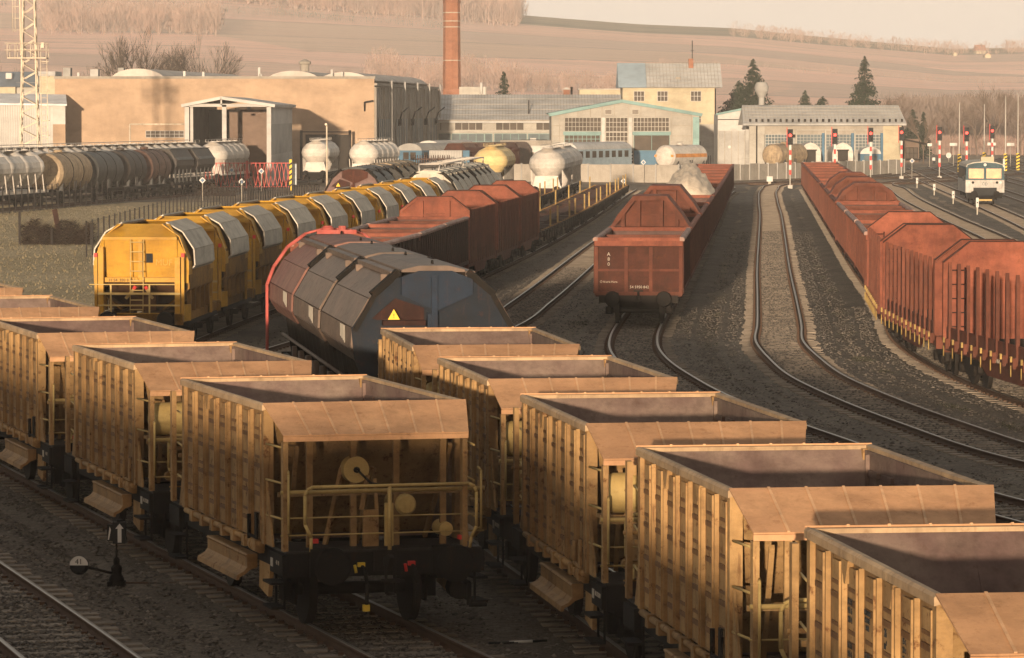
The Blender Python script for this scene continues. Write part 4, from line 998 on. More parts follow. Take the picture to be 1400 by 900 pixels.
# ---------------------------------------------------------------- gondola with an arched end hood
def hood_wagon(L, depth, zt=4.15, name="hooded_gondola_wagon"):
    root = gondola(L, orange_d, orange, brown_in, 1, name=name)
    prof = [(-1.47,3.0),(-1.2,3.45),(-.62,zt),(.62,zt),(1.2,3.45),(1.47,3.0)]
    m = MB(); m.shell(prof, .1, depth, .06); m.build("hood", orange, root)
    w = MB(); w.prism(prof, .62, .68, 'y'); w.build("hood_wall", orange_d, root)
    b = MB()
    for p0, p1 in zip(prof[:-1], prof[1:]):
        q0 = (p0[0]*.9,p0[1]-.18 if p0[1]>3.1 else p0[1]); q1 = (p1[0]*.9,p1[1]-.18 if p1[1]>3.1 else p1[1])
        b.prism([p0,p1,q1,q0], .04, .11, 'y')
    for x in (-1.0,-.42,.42,1.0): b.box(x-.07,x+.07,.12,.62,3.0,min(zt,3.0+(1.47-abs(x))*1.25)-.12)
    b.box(-1.2,1.2,.5,.6,3.42,3.48)
    b.build("hood_rib", orange_d, root)
    return root
hM = hood_wagon(20.4, 3.6); put_on(hM, 'M', 156.3, 20.4, "orange gondola with a ribbed arched end hood, right behind the lettered gondola", "gondola wagon", None)
hM2 = hood_wagon(19.5, 4.5); put_on(hM2, 'M', 177.6, 19.5, "orange gondola with an arched end hood, in front of the plain gondola before the heap", "gondola wagon", None)
hD = hood_wagon(16.2, 3.6, 3.85)
for i, lb in enumerate(("nearest of three","middle of three","farthest of three")):
    put_on(hD, 'D', 202.0+i*17.3, 16.2, "orange gondola with arched end hood in the right train, "+lb, "gondola wagon", "hooded gondolas of the right train")
# ---------------------------------------------------------------- flat wagons
def flat_wagon(L=18.6):
    root = empty("flat_wagon"); sill(root, L, .86, 1.1, 1.3, brown_dk, trim=1)
    m = MB()
    for k in range(9): m.box(-1.25,1.25,.3+k*2.2,.5+k*2.2,1.1,1.16)
    m.box(-1.25,1.25,6,8,1.1,1.15); m.box(-1.25,1.25,11,13,1.1,1.15); m.box(-.35,.35,.3,L-.3,1.1,1.14); m.build("deck_plate", brown_dk, root)
    for s in (-1,1):
        for k in range(8):
            y = 1.2+k*2.3; b = MB(); b.box(*sorted((s*1.3,s*1.48)),y-.25,y+.25,.98,1.14); b.prism([(y-.2,.98),(y+.2,.98),(y,.6)],*sorted((s*1.36,s*1.44)),'x'); b.build("bracket", steel, root)
        g = MB()
        for k in range(9): y = .9+k*2.0+(k*k%3)*.25; g.box(*sorted((s*1.24,s*1.40)),y,y+.4,1.16,1.19)
        g.build("locking_bar", yellow_d, root)
    for s, y in ((-1,2.5),(1,L-2.5),(1,L/2)):
        p = MB(); p.box(*sorted((s*1.18,s*1.26)),y-.04,y+.04,1.16,2.1); p.box(*sorted((s*1.18,s*1.26)),y+.3,y+.38,1.16,2.1); p.box(*sorted((s*1.18,s*1.26)),y+.04,y+.3,2.02,2.1); p.build("stanchion", lock_m, root)
    bogie(root, 2.2, 1); bogie(root, L-2.2, 1); buffers(root, 0, -1)
    return root
fw = flat_wagon()
for i in range(7):
    put_on(fw, 'C', 216+i*19.3, 18.6, f"low dark flat wagon with yellow stanchions, {fo[i] if i < 6 else 'last'} on the track behind the stake wagons", "flat wagon", "flat wagons behind the stake wagons")
for i in range(4):
    put_on(fw, 'G', 257+i*19.3, 18.6, f"low flat wagon on the track leading to the white silo wagon, {['nearest','second','third','touching the silo'][i]}", "flat wagon", "flat wagons in front of the white silo wagon")
# grey domed wagons after the yellow row, and the brown ones behind
dg = make_domed_hopper(17.5, (grey_roof, grey_roof, grey_roof, grey_roof, black), 4, rails=True)
for i in range(2):
    put_on(dg, 'G', 219.8+i*18.4, 17.5, ["pale grey domed wagon with white roof rails, right behind the yellow row","pale grey domed wagon with roof rails, farther of the pair behind the yellow row"][i], "domed wagon", "grey domed wagons behind the yellow row")
db = make_domed_hopper(17.5, (paint("mauve_brown_end",(.20,.12,.105),(.16,.1,.09),rust=.1), brown, grey_t, beige_t, black), 3)
put_on(db, 'H', 232, 17.5, "mauve brown domed wagon end with yellow warning triangle, left of the yellow row", "domed wagon", None)
dbb = make_domed_hopper(17.5, (beige_t, beige_t, beige_t, beige_t, black), 3); put_on(dbb, 'H', 250.6, 17.5, "beige domed wagon behind the mauve brown one", "domed wagon", None)
# ---------------------------------------------------------------- silo wagons
def silo_wagon(lobes, mat, L=None, low=False, name="silo_wagon"):
    L = L or lobes*3.2+1.6; root = empty(name); step = (L-1.6)/lobes
    b = MB(); n = 16
    for k in range(lobes):
        y = .8+step*(k+.5); rr = [(.42,4.28),(.5,4.2),(1.0,3.95),(1.42,3.45),(1.5,3.05),(1.42,2.7),(.85,1.95),(.3,1.5)]
        b.lathe([(r, z) for r, z in rr[::-1]], (0,y,0), 'z', n)
    prof = [(-1.46,2.7),(-1.5,3.05),(-1.42,3.45),(-.95,3.95),(.95,3.95),(1.42,3.45),(1.5,3.05),(1.46,2.7),(.9,2.15),(-.9,2.15)]
    if not low: b.prism([(x*.93,z*.985+.03) for x, z in prof], .8+step*.5, L-.8-step*.5, 'y')
    b.build("tank", mat, root)
    h = MB()
    for k in range(lobes): h.lathe([(.28,4.28),(.28,4.38),(.0,4.42)], (0,.8+step*(k+.5),0), 'z', 12)
    h.box(-.5,.5,1.2,L-1.2,4.30,4.33)
    for s in (-1,1):
        h.tube((s*.55,1.2,4.55),(s*.55,L-1.2,4.55),.018,n=5)
        for k in range(lobes*2): h.tube((s*.55,1.3+k*(L-2.6)/(lobes*2-1),4.3),(s*.55,1.3+k*(L-2.6)/(lobes*2-1),4.55),.018,n=5)
    h.build("roof_fitting", mat, root)
    u = MB(); u.box(-1.2,1.2,.5,L-.5,1.1,1.3); u.prism([(-1.1,1.3),(1.1,1.3),(.9,2.1),(-.9,2.1)], 1.0, 2.2, 'y')
    for k in range(lobes*2):
        for s in (-1,1): u.beam((s*1.25,1.2+k*step/2,2.55),(s*1.25,1.7+k*step/2,1.2),.07)
    for s in (-1,1): u.box(*sorted((s*1.2,s*1.3)),1,L-1,1.2,1.8) if low else None
    u.build("support_frame", white_t if mat is white_t else grey_t, root)
    sill(root, L, .85, 1.1, 1.25); bogie(root, 2.0, 1); bogie(root, L-2.0, 1); buffers(root, 0, -1)
    return root
sw_ = silo_wagon(5, white_t, 17.5); sc_ = silo_wagon(4, cream_t, 15)
put_on(sw_, 'G', 337, 17.5, "white silo wagon lit warm, standing at the end of the flat wagons", "silo wagon", None)
put_on(sw_, 'G', 355.5, 17.5, "greyish silo wagon coupled behind the warm lit white one", "silo wagon", None)
put_on(sc_, 'H', 356, 15, "cream yellow silo wagon behind the grey domed wagons", "silo wagon", None)
def place(src, x, y, ang, label, cat, group=None, z=RH):
    o = src if id(src) not in used else copy_tree(src); used.add(id(src))
    o.location = (x,y,z); o.rotation_euler = (0,0,-math.atan(ang)); return tag(o, label, cat, group)
place(sw_, PX(430,427), 427, .03, "single white silo wagon end between the loading shed and the long silo wagon", "silo wagon")
place(sw_, PX(492,416), 416, .14, "long white silo wagon with four visible domes in front of the grey concrete hall", "silo wagon")
place(sw_, PX(286,404), 404, .10, "white silo wagon under the open loading shed", "silo wagon")
for i in range(5):
    s0 = T['Q']; put_on(sw_, 'Q', 326+i*15.2, 15.0, f"white silo wagon of the far left row, {['first at the left edge','second','third','fourth','fifth beside the loading shed'][i]}", "silo wagon", "silo wagons in the far left row") if i < 5 else None
# ---------------------------------------------------------------- tank wagons
def tank_wagon(L, mat, r=1.45, bands=True, name="tank_wagon", stripe=None, zc=2.55):
    root = empty(name); m = MB(); m.lathe([(0,.25),(r*.5,.32),(r*.85,.5),(r,.8),(r,L-.8),(r*.85,L-.5),(r*.5,L-.32),(0,L-.25)], (0,0,zc), 'y', 28); m.build("tank", mat, root)
    if bands:
        for y in (L*.36,L*.66): b = MB(); b.lathe([(r+.03,-.05),(r+.03,.05)], (0,y,zc), 'y', 28); b.build("band", black, root)
    if stripe:
        b = MB(); b.lathe([(r+.01,.9),(r+.01,L-.9)], (0,0,zc), 'y', 28)
        b = MB()
        for s in (-1,1): b.prism([(s*(r*.985+.02),zc-.1),(s*(r+.02),zc+.1),(s*(r*.97+.02),zc+.3),(s*(r*.94),zc+.1)], .9, L-.9, 'y')
        b.prism([(-r*.93,zc-.05),(r*.93,zc-.05),(r*.9,zc+.22),(-r*.9,zc+.22)], .42, .5, 'y'); b.build("stripe", stripe, root)
    h = MB(); h.lathe([(.35,0),(.35,.25),(.2,.3)], (0,L*.45,zc+r-.05), 'z', 14); h.box(-.35,.35,L*.3,L*.62,zc+r+.02,zc+r+.05); h.pipe([(-.35,L*.3,zc+r+.05),(-.35,L*.3,zc+r+.35),(-.35,L*.62,zc+r+.35),(-.35,L*.62,zc+r+.05)],.02)
    h.build("dome_hatch", mat, root)
    w = MB()
    for y in (1.6,L-1.6):
        for s in (-1,1): w.prism([(s*1.2,1.1),(s*1.25,1.9),(s*1.0,1.5),(s*.9,1.1)], y-.12, y+.12, 'y')
    for s in (-1,1): w.beam((s*1.32,L*.45,1.1),(s*1.32,L*.45,2.0),.08); w.beam((s*1.32,L*.45+.5,1.1),(s*1.32,L*.45+.5,2.0),.08)
    w.box(-1.35,1.35,.1,.5,1.1,1.16); w.build("saddle", grey_t, root)
    sill(root, L, .85, 1.1, 1.2); wheelset(root, 1.8); wheelset(root, L-1.8); buffers(root, 0, -1)
    return root
lw = silo_wagon(5, white_t, 22.0, name="silo_wagon")
put_on(lw, 'J', 301, 22.0, "long pale grey white silo wagon cut by the left frame edge", "silo wagon", None)
for Y0, L, mt, lb in ((324.7,10.2,beige_t,"beige tank wagon with oil stains in the left tank row"),(335.2,9.4,grey_t,"shiny dark grey tank wagon in the left tank row"),
                      (345,7.2,blk_t,"small black tank wagon in the left tank row"),(352.6,7.8,brn_t,"brown stained tank wagon with a rusty top in the left tank row")):
    put_on(tank_wagon(L, mt, 1.5), 'J', Y0, L, lb, "tank wagon", None)
def coal_hopper():
    L = 7.3; root = empty("black_hopper_wagon"); m = MB()
    m.prism([(-1.1,1.9),(-1.5,2.6),(-1.5,3.1),(-.9,4.0),(.9,4.0),(1.5,3.1),(1.5,2.6),(1.1,1.9)], .5, L-.5, 'y'); m.build("body", blk_t, root)
    t = MB(); t.box(-.95,.95,.3,L-.3,4.0,4.06); t.prism([(.5,4.06),(1.62,3.1),(1.55,3.05),(.5,3.98)], .8, L-.8, 'y'); t.build("roof_cover", grey_t, root)
    f = MB()
    for s in (-1,1):
        for k in range(5): f.beam((s*1.3,.8+k*1.4,1.1),(s*1.3,.8+k*1.4,2.4),.1)
        f.beam((s*1.3,.5,1.75),(s*1.3,L-.5,1.75),.08); 
    f.build("side_frame", grey_t, root)
    sill(root, L); wheelset(root, 1.6); wheelset(root, L-1.6); buffers(root, 0, -1); return root
ch = coal_hopper()
put_on(ch, 'J', 360.8, 7.3, "black hopper wagon, the left one of two at the right end of the tank row", "hopper wagon", "black hopper wagons ending the tank row")
put_on(ch, 'J', 368.6, 7.3, "black hopper wagon with sloped roof cover at the right end of the tank row", "hopper wagon", "black hopper wagons ending the tank row")
# ================================================================ buildings and yard furniture
plaster = lambda n, c, **k: paint(n, c, tuple(x*.86 for x in c), rust=k.get('rust',.03), dirt=k.get('dirt',.18), streak=k.get('streak',.2), rough=.85, sc=k.get('sc',.22), spec=.2)
brickwall = plaster("tan_plaster", (.40,.275,.18)); conc = plaster("grey_concrete", (.33,.29,.24), streak=.45); white_p = plaster("white_panel", (.50,.47,.43)); grey_p = plaster("grey_panel", (.36,.34,.31))
cream_p = plaster("cream_plaster", (.52,.44,.30)); pale_p = plaster("pale_plaster", (.42,.385,.33)); slate = plaster("pale_grey_roofing", (.46,.445,.42), streak=.3); blue_roof = plaster("pale_blue_roofing", (.33,.40,.44), dirt=.05)
teal = plaster("teal_paint", (.22,.34,.32)); blue_p = plaster("blue_paint", (.08,.16,.23)); dark_in = flat("dark_interior", (.035,.028,.022)); glass_d = flat("dusty_glass", (.075,.055,.038), .5, 0, .5, .6); glass_b = flat("bluish_glass", (.10,.125,.13), .5, 0, .4, .5)
brick_m = paint("chimney_brick", (.30,.13,.075), (.22,.095,.055), rust=.1, dirt=.25, streak=.3, sc=.4); vault_m = plaster("pale_vault_roof", (.52,.46,.40)); red_l = paint("red_lattice_paint", (.55,.10,.08), rust=.1, dirt=.2)
mast_m = paint("cream_mast_paint", (.68,.56,.42), rust=.03, dirt=.1); wire_m = flat("dark_iron", (.025,.02,.017))
def frame_at(x, y, dirx, diry=None):
    """local x axis along (dirx, diry) horizontally, local -y faces the viewer side"""
    return math.atan2(diry or 0, dirx)
class Bld:
    """a building whose local x runs along the front, y goes back"""
    def __init__(s, name, label, px0, px1, Y, cat="building", ang=0.0):
        s.x0 = PX(px0, Y); s.w = PX(px1, Y)-s.x0; s.Y = Y; s.root = empty(name, (s.x0, Y, 0), ang, label, cat)
    def x(s, px): return PX(px, s.Y)-s.x0
    def z(s, py): return PZ(py, s.Y)
    def box(s, name, mat, px0, px1, py0, py1, d0, d1, parent=None):
        m = MB(); m.box(s.x(px0), s.x(px1), d0, d1, s.z(py1), s.z(py0)); return m.build(name, mat, parent or s.root)
    def window(s, px0, px1, py0, py1, cols, rows, gl, fr, name="window", bar=.06, dep=.12):
        a, b, z0, z1 = s.x(px0), s.x(px1), s.z(py1), s.z(py0); m = MB()
        for i in range(cols+1): x = a+(b-a)*i/cols; m.box(x-bar/2, x+bar/2, -dep, -.02, z0, z1)
        for i in range(rows+1): z = z0+(z1-z0)*i/rows; m.box(a, b, -dep+.01, -.02, z-bar/2, z+bar/2)
        f = m.build(name, fr, s.root); g = MB(); g.box(a+.01, b-.01, -.06, -.01, z0+.01, z1-.01); g.build("pane", gl, f); return f
# --- big tan warehouse
b = Bld("warehouse", "long tan warehouse with barrel vault roofs at the left", 76, 512, 470)
b.box("front_wall", brickwall, 76, 512, 108, 252, 0, .5)
m = MB(); zt = b.z(108); m.box(-.1, b.w+.1, -.12, .6, zt, zt+.28); m.build("parapet", conc, b.root)
for pa, pb, top, nm in ((150,226,94,'a'),(364,438,97,'b')):
    xa, xb = b.x(pa), b.x(pb); c = (xa+xb)/2; w = (xb-xa)/2; h = b.z(top)-zt; pr = [(c+w*math.cos(t), zt-.3+(h+.3)*math.sin(t)) for t in np.linspace(0, math.pi, 15)]
    m = MB(); 
    k = len(pr); vs = [(x, .7, z) for x, z in pr]+[(x+5.2+ (0), 72, z) for x, z in pr]
    m.add(vs, [(i,i+1,i+1+k,i+k) for i in range(k-1)]+[tuple(range(k))]); m.build("barrel_roof", vault_m, b.root)
m = MB(); xa, xb = b.x(432), b.x(506); pr = [(xa+(xb-xa)*.5+(xb-xa)*.5*math.cos(t), zt-.5+(1.3)*math.sin(t)) for t in np.linspace(0, math.pi, 13)]; k = len(pr)
m.add([(x,5,z) for x, z in pr]+[(x+5,74,z) for x, z in pr], [(i,i+1,i+1+k,i+k) for i in range(k-1)]+[tuple(range(k))]); m.build("barrel_roof", vault_m, b.root)
m = MB(); m.add([(0,.5,zt-.2),(b.w,.5,zt-.2),(b.w+5.3,76,zt-.2),(5.3,76,zt-.2)], [(0,1,2,3)]); m.build("flat_roof", conc, b.root, flip=False)
for px, py, w in ((82,92,10),(120,94,11),(157,92,8)): b.box("roof_vent", grey_p, px-w/2, px+w/2, py, 109, 8, 10)
for px, py in ((103,99),(352,92),(354,101),(452,95),(466,98),(249,97),(275,98)): b.box("flue_pipe", white_p, px-1.6, px+1.6, py, 109, 4, 4.4)
m = MB(); c = (b.x(412), 9); m.lathe([(.5,0),(.5,.8),(.7,.85),(.7,1.1),(.1,1.4)], (c[0],c[1],zt+.9), 'z', 12); m.build("roof_ventilator", conc, b.root)
# right side: concrete panels with tall windows
rx = b.w; dx, dy = 5.7, 78.0; L_ = math.hypot(dx, dy); ang = math.atan2(dy, dx)
sd = empty("side_wing", (rx+.02, .0, 0), ang); sd.parent = b.root
z1, z0 = PZ(117,470), 0
m = MB(); m.box(0,L_,0,.4,0,z1)
for k in range(9): m.box(k*L_/8-.5 if k else .0,k*L_/8+.5,-.22,-.0,0,z1-.2)
for k in range(33): m.box(k*L_/32-.06 if k else 0,k*L_/32+.06,-.1,-.0,0,z1-.2)
m.box(0,L_,-.3,.5,z1,z1+.25); m.build("panel_wall", conc, sd)
for k in (0,2,4,6):
    m = MB(); xa = (k+.35)*L_/8; xb = (k+1.65)*L_/8; m.box(xa,xb,-.16,-.11,2.4,6.6); g = m.build("window", glass_b, sd)
    m = MB()
    for j in range(7): m.box(xa+(xb-xa)*j/6-.15, xa+(xb-xa)*j/6+.15, -.22,-.17,2.4,6.6)
    m.build("frame", grey_p, g)
for px_ in (.18,.38,.58,.78,.97):
    m = MB(); m.pipe([(L_*px_,-.5,1),(L_*px_,-.5,z1+.6)],.12,5); m.build("downpipe", grey_p, sd)
for px_ in (.3,.5,.72,.9):
    m = MB(); m.pipe([(L_*px_,-.4,z1-4.2),(L_*px_,-.8,z1-3),(L_*px_+4,-1.2,z1-2.4)],.09,5); m.box(L_*px_-.25,L_*px_+.25,-.7,-.3,z1-4.6,z1-3.8); m.build("wall_lamp", steel, sd)
m = MB(); m.pipe([(b.x(499),-.1,b.z(152)),(b.x(499),-.6,b.z(140)),(b.x(511),-.6,b.z(138))],.1,5); m.build("wall_lamp", steel, b.root)
m = MB(); m.box(b.x(412),b.x(482),-3.2,-3.0,b.z(181),b.z(179.5)); 
for px in (414,480): m.box(b.x(px)-.15,b.x(px)+.15,-3.2,-2.9,0,b.z(178)); 
m.build("portal_frame", steel, b.root)
b.box("doorway", dark_in, 418, 478, 184, 250, -.06, -.01)
b.window(200,252,179,188,8,2,glass_d,grey_p); 
# --- white steel shed far left
b = Bld("white_shed", "white corrugated shed with shallow roof behind the lattice tower", -30, 92, 461)
b.box("front_wall", white_p, -30, 73, 141, 252, 0, .4); b.box("end_panel", white_p, 73, 90, 143, 170, .01, .4); b.box("lower_end_panel", brickwall, 73, 90, 170, 252, .01, .4)
m = MB()
for k in range(32): x = k*b.x(72)/32; m.box(x-.05,x+.05,-.08,.0,0,b.z(141.5))
m.build("corrugation", white_p, b.root)
m = MB(); P4 = [(-.3,-.6,b.z(141)),(b.x(93),-.6,b.z(142.5)),(b.x(93)-1,8,b.z(129)),(-.3,8,b.z(127))]; m.quadth(P4,.2); m.build("roof", plaster("pale_shed_roof",(.62,.60,.58)), b.root)
# --- grey roofed house with yellow wall far left
b = Bld("townhouse", "slate roofed building with yellow wall at the far left", -40, 76, 640)
b.box("wall", cream_p, -40, 22, 118, 200, 0, 10); b.box("wall", pale_p, 22, 76, 113, 200, 1, 10)
m = MB(); m.prism([(-.5,b.z(119)),(10.5,b.z(119)),(5,b.z(98))], -.5, b.x(60), 'x'); m.build("roof", plaster("blue_slate",(.16,.19,.22)), b.root)
b.box("dormer", white_p, 8, 16, 100, 108, 1, 3); b.box("dormer", white_p, 58, 66, 101, 108, 1, 3)
b = Bld("yellow_annex", "small yellow building with grey roof seen through the tower base", 55, 76, 600); b.box("wall", cream_p, 55, 76, 104, 200, 0, 8); b.box("roof", slate, 53, 77, 98, 104, -.3, 8.3)
# --- loading shed (open portal)
b = Bld("loading_shed", "white open loading shed with gabled roof over the silo track", 250, 372, 420)
xa, xb = b.x(254), b.x(370); zE = b.z(143.5); zA = b.z(132); xm = b.x(303); DEP = 40
m = MB()
for x in (b.x(256), b.x(307), b.x(368)): m.box(x-.22,x+.22,0,.4,0,zE); m.box(x-.22,x+.22,DEP-.4,DEP,0,zE)
m.box(b.x(262)-.15,b.x(262)+.15,.5,.8,0,zE); m.box(xa,xb,0,.35,zE-.2,zE+.1); m.box(xm-.08,xm+.08,0,.2,zE,zA); m.build("portal_frame", white_p, b.root)
m = MB(); m.quadth([(xa-.4,-.5,zE+.05),(xm,-.5,zA),(xm,DEP+.5,zA),(xa-.4,DEP+.5,zE+.05)],.3); m.quadth([(xm,-.5,zA),(xb+.5,-.5,zE+.05),(xb+.5,DEP+.5,zE+.05),(xm,DEP+.5,zA)],.3); m.build("roof", white_p, b.root)
m = MB(); m.box(xb-.1,xb+.1,.3,DEP,b.z(170),zE); m.box(xb-.1,xb+.1,.3,DEP,0,b.z(212)); m.build("side_wall", white_p, b.root)
m = MB(); m.box(xb-.12,xb+.08,.3,DEP,b.z(212),b.z(170)); m.build("grey_side_panel", grey_p, b.root)
m = MB(); m.box(xa,xa+.2,.3,DEP,0,zE); m.build("left_wall", grey_p, b.root)
m = MB(); m.box(b.x(305),b.x(366),10,10.3,0,b.z(150)); m.build("inner_partition", plaster("brown_partition",(.17,.115,.085)), b.root)
m = MB(); m.box(b.x(262),b.x(300),24,24.3,0,b.z(150)); m.build("inner_backdrop_wall", dark_in, b.root)
b.box("fan_housing", steel, 322, 328, 148, 151, -.3, -.02)
# --- chimney
def chimney():
    Y = 640; cx = PX(617.8, Y); r0 = PX(700+12.4, Y); r1 = PX(700+10.8, Y); root = empty("factory_chimney", (cx,Y,0), 0, "tall tapering octagonal brick chimney", "chimney"); zt = PZ(.8, Y)
    m = MB(); n = 30; pr = [(r0*1.05+(r1-r0)*k/n, zt*k/n) for k in range(n+1)]; m.lathe(pr,(0,0,0),'z',8,0,False); o = m.build("shaft", brick_m, root)
    for py in (18,29.5,37.5,83): m = MB(); z = PZ(py,Y); rr = r0*1.05+(r1-r0)*z/zt; m.lathe([(rr+.03,-.07),(rr+.06,0),(rr+.03,.07)],(0,0,z),'z',8,0,False); m.build("iron_band", wht_old, root)
    m = MB(); m.lathe([(r1+.12,-.5),(r1+.15,0),(r1-.3,0),(r1-.35,-1)],(0,0,zt),'z',8,0,False); m.build("cap", brick_m, root)
chimney()
# --- long workshop hall
b = Bld("workshop_hall", "long low workshop with wide pale roof and window strips behind the chimney foot", 598, 852, 545)
b.box("front_wall", pale_p, 598, 852, 166, 240, 0, .5)
m = MB(); m.quadth([(-.2,-1.0,b.z(165.5)),(b.w,-1.0,b.z(165.5)),(b.w,14,b.z(129)),(-.2,14,b.z(129))],.25)
m.build("roof", slate, b.root)
m = MB()
for k in range(60): x = k*b.w/60; m.beam((x,-1,b.z(165.3)+.05),(x,14,b.z(128.8)+.05),.05,.05)
for k in range(5): m.beam((0,-1+3*k,b.z(165.2-k*7.35)+.06),(b.w,-1+3*k,b.z(165.2-k*7.35)+.06),.05,.05)
m.build("roof_seam", conc, b.root); b.box("gutter", conc, 598, 852, 163.8, 165.6, -1.2, -1.0)
for a, c in ((602,603.5),(622,660),(678,716),(733,752)): b.window(a,c,167.5,178,max(1,int((c-a)/9.5)),1,glass_d,pale_p)
b.box("sill_band", pale_p, 598, 852, 179, 181.5, -.5, -.01)
for a, c in ((600,616),(618,662),(663,673),(676,720),(722,752)): b.window(a,c,183,194,max(1,int((c-a)/11)),1,glass_b,teal)
m = MB(); m.box(b.x(660),b.x(662),13.5,14.5,b.z(129),b.z(118)); m.tube((b.x(657),14,b.z(128)),(b.x(657),14,b.z(112)),.2); m.build("flue_pipe", white_p, b.root)
b.box("roof_turret", brick_m, 772, 781, 122, 129, 14.2, 16); m = MB(); m.prism([(b.x(769.5),b.z(122)),(b.x(783),b.z(122)),(b.x(776),b.z(118.5))],13.8,16.3,'y'); m.build("turret_roof", white_p, b.root)
m = MB(); m.tube((b.x(783.5),15,b.z(129)),(b.x(783.5),15,b.z(118)),.15); m.tube((b.x(723),3,b.z(158)),(b.x(723),3,b.z(137)),.08); m.build("vent_pipe", steel, b.root)
b2 = Bld("rear_building", "low pale building just behind the workshop roof near the chimney", 628, 665, 600); b2.box("wall", pale_p, 628, 665, 119, 200, 0, 6); b2.box("wall", brick_m, 606, 631, 122, 200, .2, 6)
b2 = Bld("rear_building", "low cream building behind the workshop roof left of the yellow house", 790, 852, 600); b2.box("wall", cream_p, 792, 850, 123, 200, 0, 6); b2.box("roof", pale_p, 790, 852, 121.5, 123, -.3, 6.3)
# --- low white building in front of the workshop
b = Bld("flat_roofed_office", "low white flat roofed building with one dark window", 685, 753, 478)
b.box("wall", white_p, 686, 753, 199, 245, 0, 8); b.box("roof_edge", conc, 684, 753, 192, 199, -.3, 8); b.window(707,730,208,222,3,2,glass_d,pale_p)
b.box("roof_unit", white_p, 725, 733, 189, 192.5, 1, 2); b.box("roof_railing", steel, 712, 748, 190.5, 191, .2,.3)
# --- teal trimmed gabled hall
b = Bld("gabled_hall", "white gabled engine hall with teal trim and big gridded windows", 754, 956, 500)
zE, zA = b.z(157.5), b.z(139); xm = b.x(850)
m = MB(); m.prism([(0,0),(b.w,0),(b.w,zE),(xm,zA),(0,zE)], 0, 30, 'y'); m.build("body", pale_p, b.root)
m = MB()
m.beam((-.3,-.25,zE),(xm,-.25,zA+.05),.5,.35); m.beam((xm,-.25,zA+.05),(b.w+.3,-.25,zE),.5,.35); m.quadth([(-.4,-.3,zE+.2),(xm,-.3,zA+.25),(xm,30.3,zA+.25),(-.4,30.3,zE+.2)],.15); m.quadth([(xm,-.3,zA+.25),(b.w+.4,-.3,zE+.2),(b.w+.4,30.3,zE+.2),(xm,30.3,zA+.25)],.15)
m.build("roof", teal, b.root)
b.box("teal_corner", teal, 947, 955.5, 160, 228, -.35, -.02)
for a, c, r0_, r1_, co_, ro_ in ((772,821.5,161,179.5,10,3),(828,858,161,180,6,3),(828,858,181,199,6,3),(866,914.5,161,179.5,10,3)): b.window(a,c,r0_,r1_,co_,ro_,glass_d,pale_p)
for a, c in ((770,822),(864.5,917)):
    b.box("lintel", teal, a, c, 180, 184.5, -.3, -.01)
    b.window(a+2,c-2,185,206,8 if a<800 else 2,4 if a<800 else 1,glass_d,teal,"gate_window"); b.box("gate", blue_p, a+2, c-2, 206, 232, -.16, -.01)
b.box("lower_panel", teal, 828, 858, 199.5, 205, -.3, -.01); b.box("blue_panel", blue_p, 828, 858, 205, 232, -.16, -.02)
for px in (824.5,861.5):
    b.box("pillar", white_p, px-2.3, px+2.3, 161, 208, -.35, -.02)
    m = MB(); z0, z1 = 0, b.z(207); x0, x1 = b.x(px-3.2), b.x(px+3.2); m.box(x0,x1,-.5,-.02,z0,z1); pb = m.build("striped_post", white_p, b.root); m = MB()
    for k in range(7): z = z0+k*(z1-z0)/7; m.prism([(x0-.01,z),(x0-.01,z+.2),(x1+.01,z+.42),(x1+.01,z+.22)], -.53, -.505, 'y')
    m.build("black_stripe", blk_mark, pb)
for a in (827,864): b.window(a,a+9,150,156.5,1,1,flat("louvre_grey",(.2,.17,.14)),pale_p,"louvre")
m = MB()
for px in (754.5,765,790,807,823,840,859,876,896,918,945):
    x = b.x(px); zz = zE+(zA-zE)*(1-abs(x-xm)/(xm if x<xm else b.w-xm)); m.box(x-.05,x+.05,-.08,-.01,0 if px<770 or px>916 else b.z(160),zz)
for py in (157.5,172,186,200,214): m.box(0,b.x(770),-.07,-.012,b.z(py)-.05,b.z(py)+.05); m.box(b.x(917),b.x(945),-.07,-.012,b.z(py)-.05,b.z(py)+.05)
m.build("panel_joint", conc, b.root)
# --- yellow house
b = Bld("yellow_house", "tall cream yellow house with grey and pale blue roof", 851, 980, 560)
b.box("wall", cream_p, 851, 978, 119, 200, 0, 12); b.box("lower_wall", pale_p, 845, 980, 170, 235, -.05, 12)
m = MB(); m.prism([(-.8,b.z(120)),(13,b.z(120)),(6,b.z(86))], b.x(884), b.x(987), 'x'); m.build("roof", slate, b.root)
m = MB(); m.prism([(-.82,b.z(120)),(13,b.z(120)),(6,b.z(85.9))], b.x(845), b.x(884)-.01, 'x'); m.build("blue_roof_section", blue_roof, b.root)
m = MB()
for k in range(22): x = b.x(884)+k*(b.x(987)-b.x(884))/22; m.beam((x,-.8,b.z(120)+.06),(x,6,b.z(86)+.06),.05,.05)
for k in range(7): m.beam((b.x(884),-.8+k*1.1,b.z(120-k*5.5)+.07),(b.x(987),-.8+k*1.1,b.z(120-k*5.5)+.07),.04,.04)
m.build("roof_seam", conc, b.root)
for px in (873.5,905.5,951): b.window(px-7,px+7,125,138.5,3,2,glass_d,white_p)
for px in (953,): b.window(px-5,px+5,156,168,2,2,glass_d,white_p); b.window(px-5,px+5,193,207,2,2,glass_d,white_p)
m = MB(); m.box(b.x(943),b.x(949.5),4.5,5.6,b.z(93),b.z(80)); m.build("chimney", brick_m, b.root); m = MB(); m.tube((b.x(948.5),5.8,b.z(90)),(b.x(948.5),5.8,b.z(55)),.06); m.box(b.x(946),b.x(951),5.7,5.8,b.z(69)-.03,b.z(69)+.03); m.build("antenna", steel, b.root)
